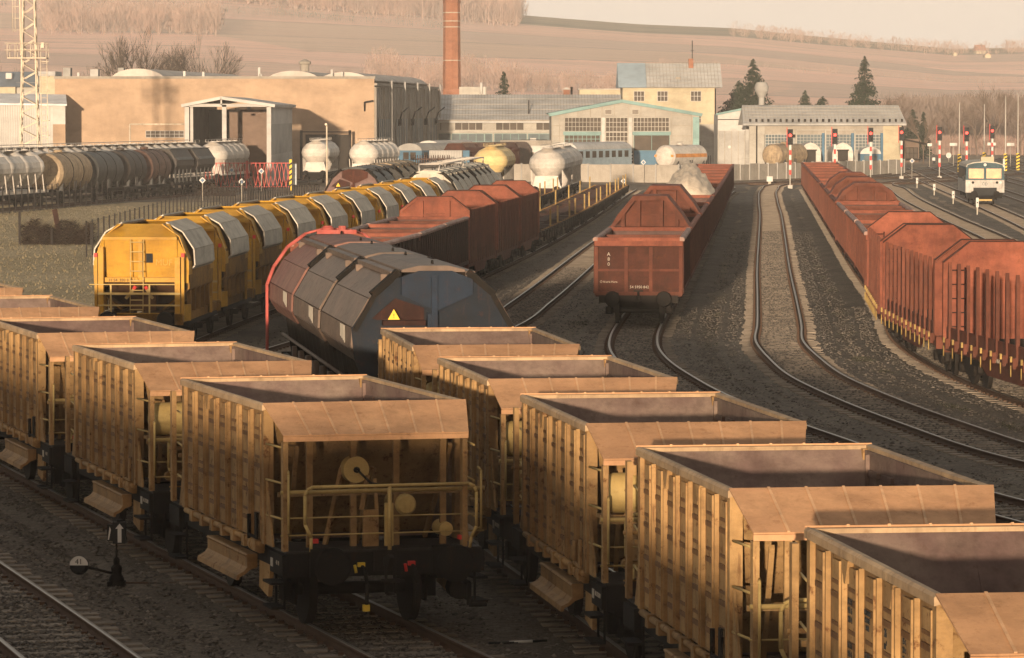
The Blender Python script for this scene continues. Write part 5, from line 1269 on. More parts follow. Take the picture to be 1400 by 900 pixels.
m = MB(); m.box(b.x(924),b.x(930.5),1.5,3,b.z(113),b.z(105.5)); m.build("dormer", conc, b.root); m = MB(); m.tube((b.x(977.5),-.15,b.z(215)),(b.x(977.5),-.15,b.z(121)),.09); m.build("downpipe", steel, b.root)
# --- white annex
b = Bld("white_annex", "white lean-to with teal roof edge and grey folding gate", 981, 1020, 520)
m = MB(); m.prism([(0,0),(b.w,0),(b.w,b.z(148.5)),(0,b.z(157))], 0, 10, 'y'); m.build("wall", white_p, b.root)
m = MB(); m.beam((-.2,-.1,b.z(156.5)),(b.w+.1,-.1,b.z(148)),.3,.25); m.build("roof_edge", teal, b.root)
b.box("gate", grey_p, 982, 1018, 179, 232, -.1, -.01); m = MB()
for px in (982,990.5,1000,1009,1018): m.box(b.x(px)-.04,b.x(px)+.04,-.15,-.11,0,b.z(179))
m.build("gate_frame", conc, b.root); b.box("beam", steel, 981, 1019, 163, 164, -.1, -.01); m = MB(); m.lathe([(.18,-.02),(.18,0)],(b.x(997),-.12,b.z(201)),'y',12); m.build("round_sign", wht, b.root)
# --- depot hall
b = Bld("depot_hall", "long depot hall with pale roof and three vehicle bays", 1019, 1234, 500)
z0r, z1r = b.z(169), b.z(144)
m = MB(); m.quadth([(-.4,-1.2,z0r),(b.w+.3,-1.2,z0r),(b.w-.2,4,z1r),(-.2,4,z1r)],.25); m.quadth([(b.w-.2,4.01,z1r),(b.w+.3,9,z0r),(-.4,9,z0r),(-.2,4.01,z1r)],.25); m.build("roof", slate, b.root)
m = MB()
for k in range(44): x = k*b.w/44; m.beam((x,-1.2,z0r+.06),(x,4,z1r+.06),.04,.04)
for k in range(1,6): m.beam((-.2,-1.2+k*.87,z0r+(z1r-z0r)*k/6+.07),(b.w,-1.2+k*.87,z0r+(z1r-z0r)*k/6+.07),.04,.04)
m.build("roof_seam", conc, b.root)
m = MB()
for k in range(26): x = .5+k*b.w/26; m.box(x-.12,x+.12,-1.0,-.8,z0r+.2,z0r+.55)
m.build("snow_guard", steel, b.root)
b.box("front_wall", pale_p, 1024, 1045, 169.5, 232, 0, .5); b.box("front_wall", cream_p, 1207, 1232, 169.5, 232, 0, .5); b.box("upper_band", conc, 1045, 1207, 169.5, 184, 0, .5); b.box("rear_wall", grey_p, 1024, 1232, 170, 232, 8, 8.3)
for i in range(3):
    a = 1089+40*i; b.window(a,a+37,184,205,8,5,glass_b,grey_p,"bay_window"); 
    m = MB(); m.box(b.x(a-2),b.x(a-.3),-.4,-.01,0,b.z(177)); m.box(b.x(a-1),b.x(a+38),-.4,-.02,b.z(178.5),b.z(177.2)); m.build("bay_frame", pale_p, b.root); b.box("blue_post", blue_p, a+34, a+37.5, 182, 232, -.45, -.02)
b.window(1046,1080,184,205,8,5,glass_b,grey_p,"bay_window"); b.box("lower_wall", grey_p, 1045, 1207, 205, 232, .02, .4)
m = MB(); c = b.x(1042); m.lathe([(.35,0),(.35,.9),(.8,1.7),(.85,2.2),(.6,2.7),(.1,2.8)],(c,2,b.z(144)),'z',14); m.build("dust_extractor", grey_p, b.root)
m = MB(); m.tube((b.w-.1,-.3,0),(b.w-.1,-.3,z0r+.4),.1); m.tube((b.x(1034),-.3,0),(b.x(1034),-.3,z0r),.08); m.build("downpipe", steel, b.root)
b = Bld("brick_hut", "small dark hut with sloping roof at the end of the depot hall", 1236, 1260, 500)
b.box("wall", plaster("dark_brick",(.17,.12,.09)), 1236, 1256, 190, 222, 0, 5); m = MB(); m.quadth([(-.3,-.6,b.z(189)),(b.x(1266),-.6,b.z(196)),(b.x(1266),5.5,b.z(196)),(-.3,5.5,b.z(189))],.18); m.build("roof", steel, b.root); b.window(1238,1254,202,217,3,2,glass_d,steel)
b.box("bench_shelf", steel, 1236, 1257, 217, 219, -1.2,-.1)
# --- houses on the right ridge
for pa, pb, pt, Y, lb, rc in ((1325,1354,64,2150,"red roofed farmhouse on the right ridge",(.5,.2,.11)),(1341,1358,72,2080,"cream gabled farmhouse below the red roofed one on the ridge",(.45,.3,.2)),(1300,1309,68,2120,"small white gabled cottage left of the red roofed farmhouse",(.4,.3,.2))):
    pa, pb = pa+(pb-pa)*.25, pb-(pb-pa)*.25; x0, x1 = PX(pa,Y), PX(pb,Y); zb = float(hill_z(np.array([(x0+x1)/2]),np.array([Y]))[0])-1; r = empty("farmhouse",((x0+x1)/2,Y,zb),0,lb,"house"); w = (x1-x0)/2; hh = 2.6
    m = MB(); m.prism([(-w*.9,0),(w*.9,0),(w*.9,hh),(0,hh+w*.55),(-w*.9,hh)],0,10,'y') if w<2.2 else m.box(-w*.9,w*.9,0,10,0,hh); m.build("wall", cream_p, r)
    m = MB(); m.prism([(-.6,hh),(10.6,hh),(5,hh+3)],-w,w,'x') if w>2.2 else (m.quadth([(-w,-.5,hh-.2),(0,-.5,hh+w*.6),(0,10.5,hh+w*.6),(-w,10.5,hh-.2)],.3), m.quadth([(0,-.5,hh+w*.6),(w,-.5,hh-.2),(w,10.5,hh-.2),(0,10.5,hh+w*.6)],.3)); m.build("roof", plaster("tiled_roof_%d"%pa, rc), r)
# --- concrete panel wall along the works
def panel_wall(p0, p1, h, lb):
    (xa,ya),(xb,yb) = p0, p1; L = math.hypot(xb-xa,yb-ya); r = empty("concrete_wall",(xa,ya,0),math.atan2(yb-ya,xb-xa),lb,"wall"); n = int(L/2.5)
    m = MB(); rr = random.Random(n)
    for k in range(n): m.box(k*L/n+.02,(k+1)*L/n-.02,0,.1,0,h+rr.uniform(-.05,.05))
    m.build("wall_panel", conc, r).__setitem__("kind","stuff"); m = MB()
    for k in range(n+1): m.box(k*L/n-.07,k*L/n+.07,-.08,.18,0,h+.08)
    m.build("wall_post", grey_p, r).__setitem__("kind","stuff")
panel_wall((PX(535,455),455),(PX(928,440),440),1.9,"grey concrete panel wall in front of the workshop and gabled hall")
panel_wall((PX(932,442),442),(PX(1236,498),498),1.75,"whitish stained concrete panel wall in front of the depot hall")
# ================================================================ vehicles behind the wall
def coach(name, label, px, Y, L, w, h, ang, mat, roofm, winm, cat="railway coach", roundroof=True, z0=.9):
    r = empty(name,(PX(px,Y),Y,0),-math.atan(ang),label,cat); hw = w/2
    m = MB(); m.box(-hw,hw,0,L,z0,h-.8); m.build("body", mat, r)
    pr = [(hw*math.cos(t)*1.01, h-.8+.8*math.sin(t)) for t in np.linspace(0,math.pi,11)]; m = MB(); m.prism(pr,-.05,L+.05,'y'); m.build("roof", roofm, r)
    for s in (-1,1):
        for k in range(int(L/2)): m = MB(); m.box(*sorted((s*(hw+.0),s*(hw+.02))),.7+k*2,1.9+k*2,h-1.75,h-1.0); m.build("window", winm, r)
    for x in (-.75,.1): m = MB(); m.box(x,x+.65,-.03,-.003,h-1.8,h-1.0); m.build("end_window", winm, r)
    wheelset(r, 1.5); wheelset(r, L-1.5); return r
coach("railway_coach","blue and pale grey coach right of the long silo wagon",560,470,16,2.9,3.9,.35,blue_p,grey_p,glass_d)
coach("railway_coach","silvery coach with rounded roof behind the blue one",586,486,14,2.9,4.1,.3,grey_p,white_p,glass_d)
coach("railway_coach","dark rounded roof coach with blue grey side in front of the gabled hall",772,470,17,2.9,4.0,.42,plaster("coach_blue_grey",(.34,.42,.46)),slate,glass_d)
coach("blue_bus_end","blue and white railcar end in the third bay of the depot hall",1190,492,5,2.4,3.3,.02,blue_p,white_p,glass_b,"railcar")
for px, nm in ((1108,"left"),(1152,"right")):
    Y = 488; r = empty("arched_van",(PX(px,Y),Y,0),0,f"white arched wagon end with dark square door, {nm} one in the depot bays","wagon"); pr = [(-1.2,1.0),(-1.2,2.7),(-1.0,3.3),(-.5,3.7),(0,3.85),(.5,3.7),(1.0,3.3),(1.2,2.7),(1.2,1.0)]
    m = MB(); m.prism(pr,0,8,'y'); m.build("body", white_t, r); m = MB(); m.box(-.6,.6,-.06,-.005,1.2,2.9); m.build("door", dark_in, r); m = MB(); m.box(-.72,.72,-.1,-.01,2.9,3.05); m.build("door_lintel", steel, r); wheelset(r,1.5)
for px, Y, mt, ang, st, lb, L in ((905,462,white_t,.55,paint("orange_stripe",(.72,.30,.08),rust=0,dirt=.1),"white tank wagon with an orange stripe in front of the gabled hall",9.5),(1052,478,beige_t,.5,None,"beige tank wagon behind the concrete wall near the depot hall",9)):
    t = tank_wagon(L, mt, 1.25, False, "tank_wagon", st, 2.4); t.location = (PX(px,Y),Y,.1); t.rotation_euler = (0,0,-math.atan(ang)); tag(t, lb, "tank wagon")
for px, Y, lb, sc in ((622,452,"brown folded roof wagon with mauve sides behind the wall",1),(640,466,"grey brown roof wagon behind the brown one",1)):
    r = empty("hinged_roof_wagon",(PX(px,Y),Y,0),-.5,lb,"wagon"); m = MB(); m.prism([(-1.4,1.1),(-1.4,3.3),(-.9,4.0),(.9,4.0),(1.4,3.3),(1.4,1.1)],0,12,'y'); m.build("body", brown if sc==1 and px<630 else grey_br, r)
    for k in range(4): m = MB(); m.shell([(1.42,3.2),(.92,4.05),(-.92,4.05),(-1.42,3.2)],.2+3*k,2.6+3*k,-.06); m.build("roof_panel", grey_br if px>630 else brn_t, r)
    wheelset(r,1.5); wheelset(r,10)
r = empty("shipping_container",(PX(587,450),450,0),0,"grey white container with a blue end panel behind the wall","container")
m = MB(); m.box(0,PX(700+45,450),0,2.4,1.9,3.3); m.build("body", grey_p, r); m = MB()
for k in range(20): m.box(.05+k*.17,.11+k*.17,-.04,-.003,1.95,3.25)
m.build("corrugation", white_p, r); m = MB(); m.box(3.6,4.3,-.06,-.042,1.9,3.3); m.build("blue_panel", blue_p, r)
for k in range(9):
    X0 = PX(562+6.2*k,446); r = MB()
    for dx in (0,.22): r.lathe([(.42,-.05),(.46,-.03),(.46,.03),(.2,.05)], (X0+dx,446,1.95+.46),'x',14)
    r.tube((X0,446,2.41),(X0+.4,446,2.41),.08); tag(r.build("spare_wheelset", brn_t), "rusty spare wheelset in the row stacked behind the concrete wall", "wheelset", "spare wheelsets behind the wall")
m = MB(); m.box(PX(555,447),PX(616,447),445.5,446.6,1.7,1.93); tag(m.build("storage_rack", steel), "dark low rack carrying the rusty wheelsets", "rack")
m = MB(); 
for k in range(6): m.lathe([(.55,-.03),(.6,0),(.55,.03)],(PX(958+2.6*k,470),470,2.0),'x',14)
tag(m.build("spring_coil_rack", wire_m), "cluster of dark iron hoops standing right of the gabled hall", "iron hoops")
# ================================================================ lattice tower
def lattice_tower():
    Y = 400.0; cx = PX(41.5, Y); root = empty("lattice_tower",(cx,Y,0),0,"cream painted lattice tower with platform rising out of the frame at left","tower"); H_ = PZ(-60, Y)
    m = MB(); hw = lambda z: np.interp(z,[0,H_],[.92,.45])
    for sx in (-1,1):
        for sy in (-1,1): m.beam((sx*hw(0),sy*hw(0),0),(sx*hw(H_),sy*hw(H_),H_),.13)
    m.build("mast_leg", mast_m, root); m = MB(); z = .3; k = 0
    while z < H_-1:
        z2 = z+.78; a, b_ = hw(z), hw(z2); s = 1 if k % 2 else -1
        m.beam((-s*a,-a,z),(s*b_,-b_,z2),.07); m.beam((-s*a,a,z),(s*b_,b_,z2),.07); m.beam((-a,-s*a,z),(-b_,s*b_,z2),.07); m.beam((a,-s*a,z),(b_,s*b_,z2),.07); z = z2; k += 1
    m.build("bracing", mast_m, root)
    zp = PZ(79,Y); x0, x1 = PX(13,Y)-cx, PX(66,Y)-cx; m = MB(); m.box(x0,x1,-1,1,zp-.12,zp); m.build("platform", mast_m, root); m = MB()
    for x in np.linspace(x0,x1,6):
        for y in (-1,1): m.tube((x,y,zp),(x,y,zp+1.35),.04)
    for z in (zp+.7,zp+1.35):
        for y in (-1,1): m.tube((x0-.3,y,z),(x1,y,z),.04)
    m.build("railing", mast_m, root); m = MB(); m.box(x1-.5,x1-.2,-1.1,-.8,zp+.9,zp+1.4); m.build("floodlight", mast_m, root)
    m = MB()
    for dx in (1.15,1.75): m.tube((dx,0,0),(dx-.1,0,zp),.04)
    for z in np.arange(.5,zp,.55): m.tube((1.15,0,z),(1.72,0,z),.025)
    for z in np.arange(1,zp,1.4): m.lathe([(.42,-.03),(.42,.03)],(1.45,.3,z),'z',10)
    m.build("caged_ladder", mast_m, root); m = MB(); m.tube((-.75,-.6,zp+.2),(-.85,-.6,H_),.08)
    for z in np.arange(zp+2.6,H_,1.1): m.tube((-1.5,-.6,z),(-.8,-.6,z),.03)
    for x in (-1.5,-1.25): m.tube((x,-.6,zp+2.4),(x,-.6,H_),.03)
    m.build("upper_ladder", mast_m, root)
lattice_tower()
# ================================================================ signals, masts, markers
red_glow = NT("signal_lamp"); red_glow.b.inputs["Emission Color"].default_value = (1,.03,.02,1); red_glow.b.inputs["Emission Strength"].default_value = 3; red_glow = red_glow.done((.5,.05,.04))
def signal():
    r = empty("railway_signal"); m = MB(); m.tube((0,0,0),(0,0,4.3),.07); m.box(-.22,.22,-.2,.2,0,.35); m.build("mast", flat("mast_grey",(.45,.41,.36)), r)
    for k in range(6): m = MB(); m.box(-.11,.11,-.10,-.075,1.35+k*.48,1.35+k*.48+.46); m.build("mast_band", red_mark if k % 2 == 0 else wht, r)
    m = MB(); m.box(-.26,.26,-.08,.1,4.25,5.75); h = m.build("signal_head", blk_mark, r)
    for z in (4.5,4.85,5.2,5.5): m = MB(); m.shell([(-.17,z-.02),(-.13,z+.12),(0,z+.18),(.13,z+.12),(.17,z-.02)],-.3,-.085,.015); m.build("visor", blk_mark, h)
    m = MB(); m.lathe([(.15,-.02),(.15,0)],(0,-.10,5.15),'y',12); m.build("red_lamp", red_glow, h); m = MB(); m.box(-.34,-.28,0,.06,4.0,5.95); m.build("ladder_rail", red_mark, r); return r
sg = signal(); used_s = []
for i, (px, Y, lb) in enumerate(((1080,407,"standing alone left of the right orange train"),(1141,415,"rising behind the far end of the right orange train"),(1190,444,"in front of the depot hall's cream wall"),(1232,464,"beside the small dark hut"),
        (1284,464,"with full red and white mast, left of the railcar"),(1321,452,"directly behind the railcar"),(1356,500,"with a small white board, rightmost of all"))):
    o = sg if i == 0 else copy_tree(sg); o.location = (PX(px,Y),Y,0); tag(o,"red lit railway signal "+lb,"signal","red signals across the yard")
for px, Y, pt, lb in ((1311,520,140,"leftmost of the four thin masts"),(1345,540,143,"second of the four thin masts"),(1374,525,131,"third of the four thin masts"),(1391,530,129,"rightmost of the four thin masts")):
    r = empty("light_mast",(PX(px,Y),Y,0),0,"thin pale mast with black and yellow striped foot, "+lb,"mast","thin masts at the right"); m = MB(); m.tube((0,0,0),(0,0,PZ(pt,Y)),.09,.05); m.build("pole", flat("mast_grey",(.45,.41,.36)), r)
    m = MB(); m.box(-.2,.2,-.2,.2,0,2.2); f = m.build("foot", yel_mark, r); m = MB()
    for k in range(5): m.prism([(-.21,.1+k*.42),(-.21,.3+k*.42),(.21,.5+k*.42),(.21,.3+k*.42)],-.23,-.203,'y')
    m.build("black_stripe", blk_mark, f)
def marker_post(px, py, Y, lb, kind):
    z = PZ(py,Y); r = empty("marker_sign",(PX(px,Y),Y,0),0,lb,"sign"); m = MB(); m.tube((0,.02,0),(0,.02,z),.03); m.build("post", wht_old if kind != 'dark' else wire_m, r); s = .28
    m = MB(); m.prism([(-s,z),(0,z+s),(s,z),(0,z-s)],-.03,-.01,'y'); b_ = m.build("diamond_board", wht, r); m = MB(); q = s*.6; m.prism([(-q,z),(0,z+q),(q,z),(0,z-q)],-.04,-.031,'y'); m.build("diamond_center", flat("slate_blue_mark",(.13,.19,.28)), b_)
for px, py, Y, lb, kd in ((277,246.5,352,"white bordered diamond sign on a pale post at the end of the tank row",'p'),(317,232.5,388,"small diamond sign on a dark post before the loading shed",'dark'),(330.5,248.5,345,"diamond sign just above the iron fence near the brush heap",'p'),
        (357.5,234,392,"small diamond sign in front of the red lattice barrier",'p'),(852.5,247.5,395,"diamond sign standing at the end of the flat wagons",'p'),(879.5,222,440,"small diamond sign in front of the gabled hall",'p'),(1246.5,220,455,"diamond sign by the small dark hut",'p')): marker_post(px,py,Y,lb,kd)
for px, yb, h, lb in ((1052,254,.95,"thick short white post left of the lone signal"),(1253.5,257,1.0,"low white dwarf post nearest the signals"),(1277,267,1.0,"low white dwarf post second from the signals"),(1303,279,1.05,"low white dwarf post left of the railcar"),(1336,294,1.25,"low white dwarf signal post in front of the railcar"),(1372,246,2.3,"white round headed post right of the railcar roof")):
    Y = GY(yb); r = empty("dwarf_signal_post",(PX(px,Y),Y,0),0,lb,"post"); m = MB(); w = .1 if px != 1052 else .3; m.box(-w,w,-w*.8,w*.8,h*.45,h); m.build("head", wht, r); m = MB(); m.box(-w*.45,w*.45,-.04,.04,0,h*.45); m.build("stem", wht_old, r)
    if px != 1052: m = MB(); m.lathe([(.05,-.02),(.05,0)],(0,-w*.8-.01,h*.72),'y',8); m.build("lens", blk_mark, r)
for i, (px, yb) in enumerate(((1315,231),(1312,221),(1297,216.5),(1340,227),(1276,224),(1324,243))):
    Y = GY(yb); r = empty("switch_lantern",(PX(px,Y),Y,0),0,"small white and black switch lantern "+["left of the railcar roof","behind the fifth signal","far off near the round white sign","right of the sixth signal","left of the fifth signal","just above the railcar roof"][i],"switch lantern","switch lanterns in the far yard"); m = MB(); m.box(-.2,.2,-.2,.2,.45,.9); m.build("lantern", wht, r); m = MB(); m.box(-.12,.3,-.12,.12,0,.44); m.build("stand", blk_mark, r)
for px, py, Y, lb in ((1270.5,198,560,"small white board on a post left of the first thin mast"),(1303,197.5,560,"white rectangular board between two signals"),(1381,197.5,560,"white board with notch between the right masts"),(1355,197,505,"pale board below the rightmost signal")):
    r = empty("track_board",(PX(px,Y),Y,0),0,lb,"sign"); m = MB(); w = .3 if px<1290 else .5; m.box(-w,w,-.03,0,PZ(py+2,Y),PZ(py-2,Y)); m.build("board", wht, r); m = MB(); m.tube((0,.03,0),(0,.03,PZ(py,Y)),.04); m.build("post", wht_old, r)
r = empty("round_sign",(PX(1296.5,620),620,0),0,"round white sign far off in the yard throat","sign"); m = MB(); m.lathe([(.4,-.03),(.4,0)],(0,0,PZ(212.5,620)),'y',16); m.build("disc", wht, r); m = MB(); m.tube((0,.02,0),(0,.02,PZ(214,620)),.05); m.build("post", wht_old, r)
# ================================================================ railcar
def railcar():
    r = empty("railcar",(PX(1346.5,327),327,RH),-math.atan(.062),"white and teal four wheeled railcar standing alone with amber sun reflection painted into its windscreens","railcar")
    L = 13.5; hw = 1.5; wb = paint("railcar_white",(.50,.46,.41),rust=.03,dirt=.15); tl = paint("railcar_teal",(.07,.115,.13),rust=.03,dirt=.1)
    m = MB(); m.box(-hw,hw,.15,L,.95,1.95); m.build("body", wb, r)
    m = MB(); m.prism([(-hw,1.95),(hw,1.95),(hw*.97,2.95),(-hw*.97,2.95)],.15,L,'y'); m.build("window_band", tl, r)
    m = MB(); m.prism([(-hw*.97,2.95),(hw*.97,2.95),(hw*.93,3.15),(hw*.6,3.32),(0,3.4),(-hw*.6,3.32),(-hw*.93,3.15)],.2,L,'y'); m.build("roof", grey_roof, r)
    m = MB(); m.prism([(-hw*.93,2.95),(hw*.93,2.95),(hw*.9,3.12),(hw*.55,3.26),(0,3.32),(-hw*.55,3.26),(-hw*.9,3.12)],.1,.195,'y'); m.build("front_cap", tl, r)
    am = NT("sun_reflection_windscreen"); am.b.inputs["Emission Color"].default_value = (1,.50,.20,1); am.b.inputs["Emission Strength"].default_value = .28; co = am.coords(); am = am.done(am.mix(am.noise(co,1.6,4,.6,.4,.6),(.42,.22,.10),(.22,.13,.07)), .35)  # sun reflection put into the pane colour, with a faint glow
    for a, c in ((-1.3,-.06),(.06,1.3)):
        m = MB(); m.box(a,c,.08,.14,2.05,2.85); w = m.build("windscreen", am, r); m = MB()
        for x in (a,c): m.box(x-.04,x+.04,.05,.079,2.0,2.9)
        for z in (2.03,2.87): m.box(a-.04,c+.04,.052,.079,z-.04,z+.04)
        m.build("window_frame", tl, w)
    for x in (-1.2,-.93,.93,1.2): m = MB(); m.lathe([(.1,-.03),(.1,0)],(x,.14,1.75),'y',14); m.build("headlight", wht if abs(x)>1 else steel, r)
    m = MB(); m.lathe([(.12,-.05),(.12,0)],(0,.1,3.13),'y',12); m.build("top_light", wht, r)
    m = MB(); m.box(-.9,.9,-.1,.14,.75,1.35); m.box(-1.45,1.45,.0,.14,.6,.97); m.build("buffer_beam", blk_mark, r); m = MB(); m.box(-.55,.55,.0,.1,.32,.46); m.build("rail_guard", rail_y, r)
    text_mesh("front_logo","ČD",.3,tl,r,M_front(0,.14,1.62)); m = MB(); m.box(-.3,.7,.4,1.6,3.35,3.75); m.build("roof_box", cream_p, r)
    for k in range(5):
        for s in (-1,1): m = MB(); m.box(*sorted((s*hw,s*(hw+.015))),1.4+k*2.4,3.0+k*2.4,2.05,2.8); m.build("side_window", glass_d, r)
    for s in (-1,1): m = MB(); m.box(*sorted((s*1.52,s*1.72)),.2,.3,1.9,2.3); m.build("mirror", blk_mark, r)
    sill(r, L, .6, .94, 1.3); wheelset(r, 2.6, .42); wheelset(r, L-2.6, .42); buffers(r, 0, -1, .85)
railcar()
# ================================================================ switch stand in the foreground
def switch_stand():
    Y = 66.2; r = empty("switch_stand",(PX(157,Y),Y,0),0,"black switch stand with arrow lantern and half white counterweight marked 41","switch stand")
    m = MB(); m.lathe([(.13,0),(.12,.12),(.08,.2),(.09,.3),(.05,.34),(.05,.42),(.02,.46)],(0,0,0),'z',10); m.box(-.14,.14,-.1,.1,0,.08); m.build("base", black, r); m = MB(); m.tube((0,0,.4),(0,0,.75),.016); m.build("spindle", black, r)
    m = MB(); m.box(-.05,.15,-.1,.1,.68,1.02); m.box(-.14,-.05,-.06,.06,.72,.98); m.tube((.05,0,1.02),(.05,0,1.06),.05); ln = m.build("lantern", blk_mark, r)
    m = MB(); m.prism([(.03,.70),(.09,.70),(.09,.92),(.125,.92),(.06,1.0),(-.005,.92),(.03,.92)],-.108,-.101,'y'); m.build("white_arrow", wht, ln); m = MB(); m.prism([(-.13,.74),(-.11,.74),(-.08,.9),(-.1,.95)],-.068,-.061,'y'); m.build("white_edge", wht, ln)
    m = MB(); m.tube((-.03,-.04,.2),(-.52,-.06,.32),.022); m.build("lever", black, r)
    m = MB(); c = (-.58,-.06,.335); m.lathe([(.02,-.09),(.1,-.085),(.148,-.03),(.15,0),(.148,.03),(.1,.085),(.02,.09)],c,'y',24); bl = m.build("counterweight", blk_mark, r)
    m = MB(); pr = [(c[0]+.146*math.cos(t), c[2]+.01+.146*math.sin(t)) for t in np.linspace(0,math.pi,16)]; m.prism(pr, c[1]-.097, c[1]-.091, 'y'); wf = m.build("white_half", wht, bl); text_mesh("number","41",.12,blk_mark,wf,M_front(c[0],c[1]-.099,c[2]+.065))
    m = MB(); m.tube((.0,0,.05),(3.2,.0,.05),.015); m.build("throw_rod", rail_side, r)
switch_stand()
r = MB(); Y = 58.6; r.tube((PX(668,Y),Y-.05,.06),(PX(748,Y),Y+.25,.06),.018); po = r.build("measuring_stick", blk_mark); tag(po,"black and white measuring stick lying on the ground between the two hopper rows","stick")
m = MB(); m.tube((PX(696,Y),Y+.06,.062),(PX(728,Y),Y+.17,.062),.02); m.build("white_section", wht, po)
# ================================================================ iron fence, brush heap, red barrier
def post_fence(p0, p1, n, h, lb):
    r = empty("wire_fence",(p0[0],p0[1],0),math.atan2(p1[1]-p0[1],p1[0]-p0[0]),lb,"fence"); L = math.hypot(p1[0]-p0[0],p1[1]-p0[1])
    for k in range(n): m = MB(); x = k*L/(n-1); m.box(x-.04,x+.04,-.04,.04,0,h); m.build("fence_post", wire_m, r)
    m = MB()
    for z in (.35,.9,h-.1): m.box(0,L,-.008,.008,z,z+.012)
    m.build("wire", wire_m, r)
post_fence((PX(-5,303),303),(PX(240,366),366),34,2.0,"dark wire fence running along the left tank row")
post_fence((PX(118,215),215),(PX(345,355),355),46,1.9,"thin dark wire fence beside the yellow hopper row")
post_fence((PX(340,350),350),(PX(436,352),352),30,1.3,"low iron railing in front of the silo tracks")
def brush_heap():
    Y = 236; cx = PX(79,Y); r = empty("brush_heap",(cx,Y,0),0,"dark heap of brushwood in a wire cage on the dry grass","brush heap"); n = 4200
    u = rng.uniform(-1,1,n); p = np.column_stack([u*2.0, rng.uniform(-1.2,1.2,n), rng.uniform(0,1,n)*(1.15+.2*np.sin(u*7)+.15*np.sin(u*17))]); a = rng.uniform(0,6.28,n); L = rng.uniform(.15,.5,n); t = rng.uniform(-.5,.9,n)
    d = np.column_stack([np.cos(a)*L,np.sin(a)*L,t*L]); w = np.array([0,0,.018]); v = np.stack([p-w,p+w,p+d],1).reshape(-1,3); np_mesh("twigs", v, np.arange(len(v)).reshape(-1,3), flat("brush_brown",(.028,.018,.012)), r)
    for x, h in ((-2.0,1.9),(-.2,1.0),(2.0,1.2)):
        m = MB(); m.box(x-.06,x+.06,-1.3,-1.2,0,h); m.build("cage_post", wire_m, r)
    m = MB(); m.beam((.1,-.3,.7),(-.15,-.3,2.0),.28,.1); m.build("leaning_board", brown_dk, r)
brush_heap()
def brush_small(): 
    Y = 372; n = 1200; u = rng.uniform(-1,1,n); p = np.column_stack([PX(285,Y)+u*2.2, Y+rng.uniform(-1,1,n), rng.uniform(0,1,n)*(1-abs(u))*1.3]); a = rng.uniform(0,6.28,n); d = np.column_stack([np.cos(a)*.5,np.sin(a)*.3,rng.uniform(-.2,.4,n)]); w = np.array([0,0,.03])
    v = np.stack([p-w,p+w,p+d],1).reshape(-1,3); tag(np_mesh("brush_pile", v, np.arange(len(v)).reshape(-1,3), flat("brush_brown",(.028,.018,.012))), "flat pile of brown brushwood left of the red barrier", "brush pile")
brush_small()
def red_barrier():
    Y = 398; r = empty("lattice_barrier",(0,Y,0),0,"faded red lattice barrier in front of the loading shed","barrier")
    for xa, xb in ((278,338),(338,397)):
        A, B_ = PX(xa,Y), PX(xb,Y); m = MB(); z0, z1 = .35, PZ(223,Y)
        for z in (z0, z1): m.beam((A,0,z),(B_,0,z),.08)
        n = 10
        for k in range(n):
            x0 = A+(B_-A)*k/n; x1 = A+(B_-A)*(k+1)/n; m.beam((x0,0,z0),(x1,0,z1),.05); m.beam((x0,.04,z1),(x1,.04,z0),.05)
        m.build("lattice_panel", red_l, r)
    m = MB(); x = PX(338,Y); m.box(x-.12,x+.12,-.1,.1,0,PZ(220,Y)); m.build("barrier_post", red_l, r)
    x = PX(397.5,Y); m = MB(); m.box(x-.12,x+.12,-.12,.1,0,PZ(218,Y)); pp = m.build("striped_post", yel_mark, r); m = MB()
    for k in range(5): m.prism([(x-.13,.3+k*.5),(x-.13,.5+k*.5),(x+.13,.7+k*.5),(x+.13,.5+k*.5)],-.15,-.122,'y')
    m.build("black_stripe", blk_mark, pp)
red_barrier()
Y = 400; m = MB(); m.box(PX(400,Y),PX(405.5,Y),Y,Y+.1,.5,PZ(224,Y)); tag(m.build("information_board", plaster("pale_board",(.55,.58,.56))), "pale blue grey board right of the red barrier", "board")
m = MB(); Y = 405; m.tube((PX(447,Y),Y,0),(PX(447,Y),Y,PZ(171,Y)),.1,.07); m.tube((PX(447,Y),Y,PZ(171,Y)),(PX(446,Y),Y-.6,PZ(170,Y)),.12); tag(m.build("lamp_post", mast_m), "thin pale lamp post in front of the single silo wagon", "lamp post")
m = MB(); Y = 425; m.pipe([(PX(178,Y),Y,0),(PX(178,Y),Y,PZ(170,Y)),(PX(252,Y),Y,PZ(170,Y))],.09); tag(m.build("pipe_bridge", mast_m), "cream overhead pipe with one leg in front of the tan warehouse", "pipe")
